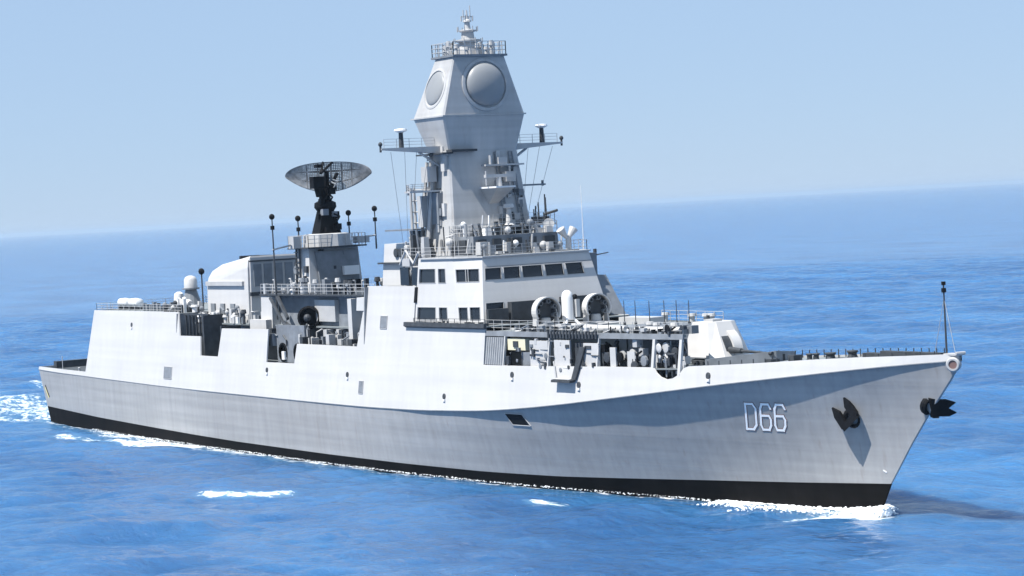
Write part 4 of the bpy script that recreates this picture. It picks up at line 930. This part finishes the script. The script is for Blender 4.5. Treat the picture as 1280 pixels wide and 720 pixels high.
# stern details: flagstaff, nets, bollards
mb = MB(); mb.tube((-81.2, 0, 6.2), (-82.2, 0, 9.2), .06); mb.build('ensign_staff', M_GREY, ship)
for sg in (-1, 1):
    mb = MB(); xs = np.linspace(-81, -64.5, 14)
    for x in xs: mb.tube((x, sg*7.2, 6.25), (x, sg*(7.25), 7.15), .05, n=4)
    for z in (6.5, 6.7, 6.9, 7.1): mb.path([(x, sg*7.22, z) for x in xs], .04, 4)
    if sg > 0:
        mb.box(-81, -64, 7.25, 7.32, 6.2, 7.0)
    if sg > 0: mb.build('deck_net', M_DARK, ship)
mb = MB(); mb.tube((-72.5, -7.45, 6.2), (-72.5, -7.45, 8.0), .05); mb.tube((-66.5, -7.5, 5.7), (-66.3, -7.7, 6.8), .14); mb.build('stern_post', M_GREY, ship)
mb = MB(); mb.box(-81, -80, -5.5, 5.5, 6.15, 7.0); mb.box(-64.6, -63.8, -6.8, -5.6, 6.15, 8.0); build_each(mb, 'stern_locker', M_DARK, ship)

# ------------------------------------------------------------------ sea
def make_sea():
    N = 1200; Ls = 740.0; X0, Y0 = -520.0, -240.0
    rng = np.random.default_rng(12)
    k1 = np.fft.fftfreq(N, Ls/N)*2*np.pi; kx, ky = np.meshgrid(k1, k1, indexing='ij')
    k = np.hypot(kx, ky); k[0, 0] = 1
    wd = np.array([math.cos(R(163)), math.sin(R(163))]); V = 5.6; Lw = V*V/9.81
    ca = (kx*wd[0]+ky*wd[1])/k
    ph = np.exp(-1/(k*Lw)**2)/k**4*(0.25+0.75*ca**2)*np.exp(-(k*0.12)**2); ph[0, 0] = 0
    h = np.fft.ifft2(np.sqrt(ph)*(rng.normal(size=(N, N))+1j*rng.normal(size=(N, N))))
    hk = np.fft.fft2(h.real)
    z = h.real; s = 0.21/z.std(); z = z*s
    dx = np.real(np.fft.ifft2(-1j*kx/k*hk))*s; dy = np.real(np.fft.ifft2(-1j*ky/k*hk))*s
    # long low swell lines
    g = np.arange(N)*Ls/N; gx, gy = np.meshgrid(X0+g, Y0+g, indexing='ij')
    tp_ = lambda q: (lambda t: t*t*(3-2*t))(np.clip(np.minimum(q, Ls-q)/190.0, 0, 1)); ex = tp_(g)[:, None]*tp_(g)[None, :]
    ex = np.clip(ex, 0, 1); ex[-1, :] = 0; ex[:, -1] = 0
    wlb = np.interp(gx, *_wl); d = np.abs(gy)-wlb
    inside = (gx < 72.2) & (gx > -80)
    calm = np.where(inside, np.clip(d/3.0, .25, 1), 1)
    fore = np.clip((gx-30)/40, 0, 1)*inside
    bow = 0.42*np.exp(-((d-.6)/1.1)**2)*np.clip((gx-50)/18, 0, 1)*inside
    z = z*ex*calm+bow
    px = gx+dx*ex*calm*.9; py = gy+dy*ex*calm*.9
    # foam strength
    F = np.zeros_like(z)
    amp = np.interp(gx, [-82, -60, -50, -30, 0, 30, 52, 58, 70, 73], [.45, .35, .85, .75, .6, .5, .5, .95, 1.15, 1.0])
    wid = np.interp(gx, [-82, -50, -30, 0, 30, 52, 60, 68, 73], [1.0, 1.8, 1.3, .8, .5, .55, 1.1, 1.6, 1.6])
    side = np.where(gy < 0, 1, 1)
    F += np.where(inside, amp*np.exp(-(np.clip(d, 0, None)/wid)**2), 0)
    # breaking crest peeling off the quarter and bow
    def streak(x0, y0, x1, y1, wdt, a):
        L = math.hypot(x1-x0, y1-y0); tx, ty = (x1-x0)/L, (y1-y0)/L
        u = ((gx-x0)*tx+(gy-y0)*ty)/L; v = -(gx-x0)*ty+(gy-y0)*tx
        e = np.clip(np.minimum(u, 1-u)*6, 0, 1)
        return a*e*np.exp(-(v/wdt)**2)
    F = np.maximum(F, streak(-62, -13.5, -38, -11.0, 1.1, .6)); F = np.maximum(F, streak(-46, -11.2, -26, -8.8, 1.2, 1.05))
    F = np.maximum(F, streak(12.5, -27.2, 19.5, -20.4, 1.15, .92)); F = np.maximum(F, streak(42.5, -11.8, 46, -10.3, .8, .85))
    F = np.maximum(F, streak(74.6, -.2, 66.5, -4.6, 1.0, 1.15))
    for sg in (-1, 1): F = np.maximum(F, streak(-78, sg*8, -170, sg*22, 2.2, .85))
    wk = (gx < -79); F = np.maximum(F, np.where(wk, .72*np.exp(-(gy/8.0)**4)*np.exp((gx+79)/90), 0))
    z += 0.35*np.exp(-((gx+90)/9)**2-(gy/7)**2)
    sz = z.copy(); slope = np.hypot(np.gradient(z, axis=0), np.gradient(z, axis=1))
    co = np.empty((N, N, 3), np.float32); co[..., 0] = px; co[..., 1] = py; co[..., 2] = z+WLZ
    idx = np.arange(N*N).reshape(N, N)
    q = np.stack([idx[:-1, :-1], idx[1:, :-1], idx[1:, 1:], idx[:-1, 1:]], -1).reshape(-1, 4)
    # outer rings reaching the horizon, joined to the border of the inner sheet
    bor = np.concatenate([idx[:-1, 0], idx[-1, :-1], idx[1:, -1][::-1], idx[0, 1:][::-1]])
    cx, cy = X0+Ls/2, Y0+Ls/2
    bc = co.reshape(-1, 3)[bor]; co2 = [co.reshape(-1, 3)]; prev = bor; base = N*N; quads = [q]
    nb = len(bor); ang = np.arctan2(bc[:, 1]-cy, bc[:, 0]-cx)
    for r in (620, 900, 1500, 3000, 7000, 16000, 40000):
        p = np.stack([cx+r*np.cos(ang), cy+r*np.sin(ang), np.full(nb, WLZ)], -1); co2.append(p.astype(np.float32))
        cur = base+np.arange(nb); base += nb
        quads.append(np.stack([prev, np.roll(prev, -1), np.roll(cur, -1), cur], -1)[:, ::-1]); prev = cur
    V_ = np.concatenate(co2); Q = np.concatenate(quads).astype(np.int32)
    me = bpy.data.meshes.new('sea'); me.vertices.add(len(V_)); me.vertices.foreach_set('co', V_.ravel())
    me.loops.add(Q.size); me.loops.foreach_set('vertex_index', Q.ravel()); me.polygons.add(len(Q))
    me.polygons.foreach_set('loop_start', np.arange(0, Q.size, 4, dtype=np.int32)); me.polygons.foreach_set('loop_total', np.full(len(Q), 4, np.int32))
    me.update(calc_edges=True)
    me.polygons.foreach_set('use_smooth', np.ones(len(Q), bool))
    at = me.attributes.new('foam', 'FLOAT', 'POINT'); fv = np.zeros(len(V_), np.float32); fv[:N*N] = F.ravel(); at.data.foreach_set('value', fv)
    o = bpy.data.objects.new('sea', me); COL.objects.link(o); o['kind'] = 'structure'
    return o
sea = make_sea()
m = bpy.data.materials.new('sea_water'); m.use_nodes = True; n = m.node_tree.nodes; l = m.node_tree.links; b = n['Principled BSDF']
def N_(t, **kw):
    x = n.new(t)
    for k_, v_ in kw.items(): x.inputs[k_].default_value = v_
    return x
tc = n.new('ShaderNodeTexCoord')
def noise(scale, det=4, stretch=(1, 1, 1), rot=0.0, rough=.5):
    mp = n.new('ShaderNodeMapping'); mp.inputs['Scale'].default_value = stretch; mp.inputs['Rotation'].default_value = (0, 0, rot)
    l.new(tc.outputs['Object'], mp.inputs['Vector'])
    x = N_('ShaderNodeTexNoise', Scale=scale, Detail=det, Roughness=rough); l.new(mp.outputs[0], x.inputs['Vector']); return x.outputs['Fac']
def math_(op, a, b_=None, clamp=False):
    x = n.new('ShaderNodeMath'); x.operation = op; x.use_clamp = clamp
    for i, v in enumerate((a, b_)):
        if v is None: continue
        if isinstance(v, (int, float)): x.inputs[i].default_value = v
        else: l.new(v, x.inputs[i])
    return x.outputs[0]
# water colour: paler and deeper blue patches and gust lanes
mix = n.new('ShaderNodeMix'); mix.data_type = 'RGBA'
mix.inputs['A'].default_value = (0.014, 0.076, 0.200, 1); mix.inputs['B'].default_value = (0.030, 0.126, 0.290, 1)
mr = N_('ShaderNodeMapRange', **{'From Min': .38, 'From Max': .62}); l.new(noise(.018, 5, (1, 3.0, 1), R(-60)), mr.inputs['Value']); l.new(mr.outputs[0], mix.inputs['Factor'])
# foam
at = n.new('ShaderNodeAttribute'); at.attribute_name = 'foam'
nf = noise(1.6, 8, (1, 1, 1), 0, .68); nf2 = noise(.45, 4, (1, 1.8, 1), 0, .6)
fsum = math_('ADD', at.outputs['Fac'], math_('MULTIPLY', math_('SUBTRACT', math_('ADD', nf, nf2), 1.0), 2.3))
fm = N_('ShaderNodeMapRange', **{'From Min': .38, 'From Max': .98}); l.new(fsum, fm.inputs['Value'])
gate = N_('ShaderNodeMapRange', **{'From Min': .08, 'From Max': .3}); l.new(at.outputs['Fac'], gate.inputs['Value'])
foam = math_('MULTIPLY', fm.outputs[0], gate.outputs[0], True)
mixf = n.new('ShaderNodeMix'); mixf.data_type = 'RGBA'; mixf.inputs['B'].default_value = (.85, .88, .9, 1)
aer = n.new('ShaderNodeMix'); aer.data_type = 'RGBA'; aer.inputs['B'].default_value = (.13, .30, .42, 1)    # aerated water round the foam
ar = N_('ShaderNodeMapRange', **{'From Min': .05, 'From Max': .9, 'To Max': .65}); l.new(at.outputs['Fac'], ar.inputs['Value']); l.new(ar.outputs[0], aer.inputs['Factor'])
l.new(mix.outputs['Result'], aer.inputs['A']); l.new(aer.outputs['Result'], mixf.inputs['A']); l.new(foam, mixf.inputs['Factor']); l.new(mixf.outputs['Result'], b.inputs['Base Color'])
rg = N_('ShaderNodeMapRange', **{'To Min': .13, 'To Max': .8}); l.new(foam, rg.inputs['Value']); l.new(rg.outputs[0], b.inputs['Roughness'])
sw = math_('MULTIPLY', math_('SUBTRACT', 1.0, foam), .85); l.new(sw, b.inputs['Subsurface Weight'])
b.inputs['Subsurface Radius'].default_value = (.6, .9, 1.0); b.inputs['Subsurface Scale'].default_value = 16.0
b.inputs['IOR'].default_value = 1.33; b.inputs['Specular IOR Level'].default_value = .62
bp = n.new('ShaderNodeBump'); bp.inputs['Strength'].default_value = .8; bp.inputs['Distance'].default_value = 1.0
hsum = math_('ADD', math_('MULTIPLY', noise(1.1, 6, (1, 1.7, 1), R(17), .65), .34), math_('MULTIPLY', noise(.12, 5, (1, 1.8, 1), R(25), .6), .6))
hsum = math_('ADD', hsum, math_('MULTIPLY', noise(.03, 5, (1, 2.2, 1), R(58), .65), 3.0))
hsum = math_('ADD', hsum, math_('MULTIPLY', foam, .15))
hsum = math_('ADD', hsum, math_('MULTIPLY', noise(.35, 5, (1, 2.0, 1), R(60), .6), .55)); l.new(hsum, bp.inputs['Height']); l.new(bp.outputs[0], b.inputs['Normal'])
sea.data.materials.append(m)

# spray thrown up at the stem and along the waterline
rng = random.Random(4); mb = MB()
def blob(c, r, sz):
    mb.lathe(c, (rng.uniform(-.3, .3), rng.uniform(-.3, .3), 1), [(-r*sz, .02), (-r*sz*.5, r*.8), (0, r), (r*sz*.6, r*.7), (r*sz, .02)], 6)
for k in range(2600):
    t = rng.random()**1.7; x = 73.2-t*17; d = abs(rng.gauss(0, .35+.9*min(1, t*1.6)))
    sg = -1 if rng.random() < .8 else 1
    y = sg*(max(0, Wl(min(x, 72.2)))+d-.05); r = rng.uniform(.03, .13); blob((x, y, WLZ+.2+rng.uniform(0, .85)*math.exp(-t*4-d*.8)), r, .7)
for k in range(1500):
    x = rng.uniform(-62, 56); r = rng.uniform(.02, .07); a = 1.4 if -60 < x < -20 else .5
    blob((x, -(Wl(x)+abs(rng.gauss(0, .5*a))-.05), WLZ+.1+rng.uniform(0, .12)), r, .5)
sp = mb.build('spray', mat('white_foam', (.85, .88, .9), .8, var=.03), None, True); sp['kind'] = 'stuff'; sp['label'] = 'white bow wave spray and foam breaking along the black waterline'; sp['category'] = 'spray'

# ------------------------------------------------------------------ haze
HZ = 42000; mb = MB(); mb.box(-HZ, HZ, -HZ, HZ, -3.6, 46); hz = mb.build('haze', bpy.data.materials.new('sea_haze'), None); hz['kind'] = 'stuff'
hm = hz.data.materials[0]; hm.use_nodes = True; hn_ = hm.node_tree; hn_.nodes.clear()
pv = hn_.nodes.new('ShaderNodeVolumePrincipled'); pv.inputs['Color'].default_value = (.62, .80, 1, 1); pv.inputs['Density'].default_value = 0.6e-4; pv.inputs['Anisotropy'].default_value = .2
ho = hn_.nodes.new('ShaderNodeOutputMaterial'); hn_.links.new(pv.outputs[0], ho.inputs['Volume'])
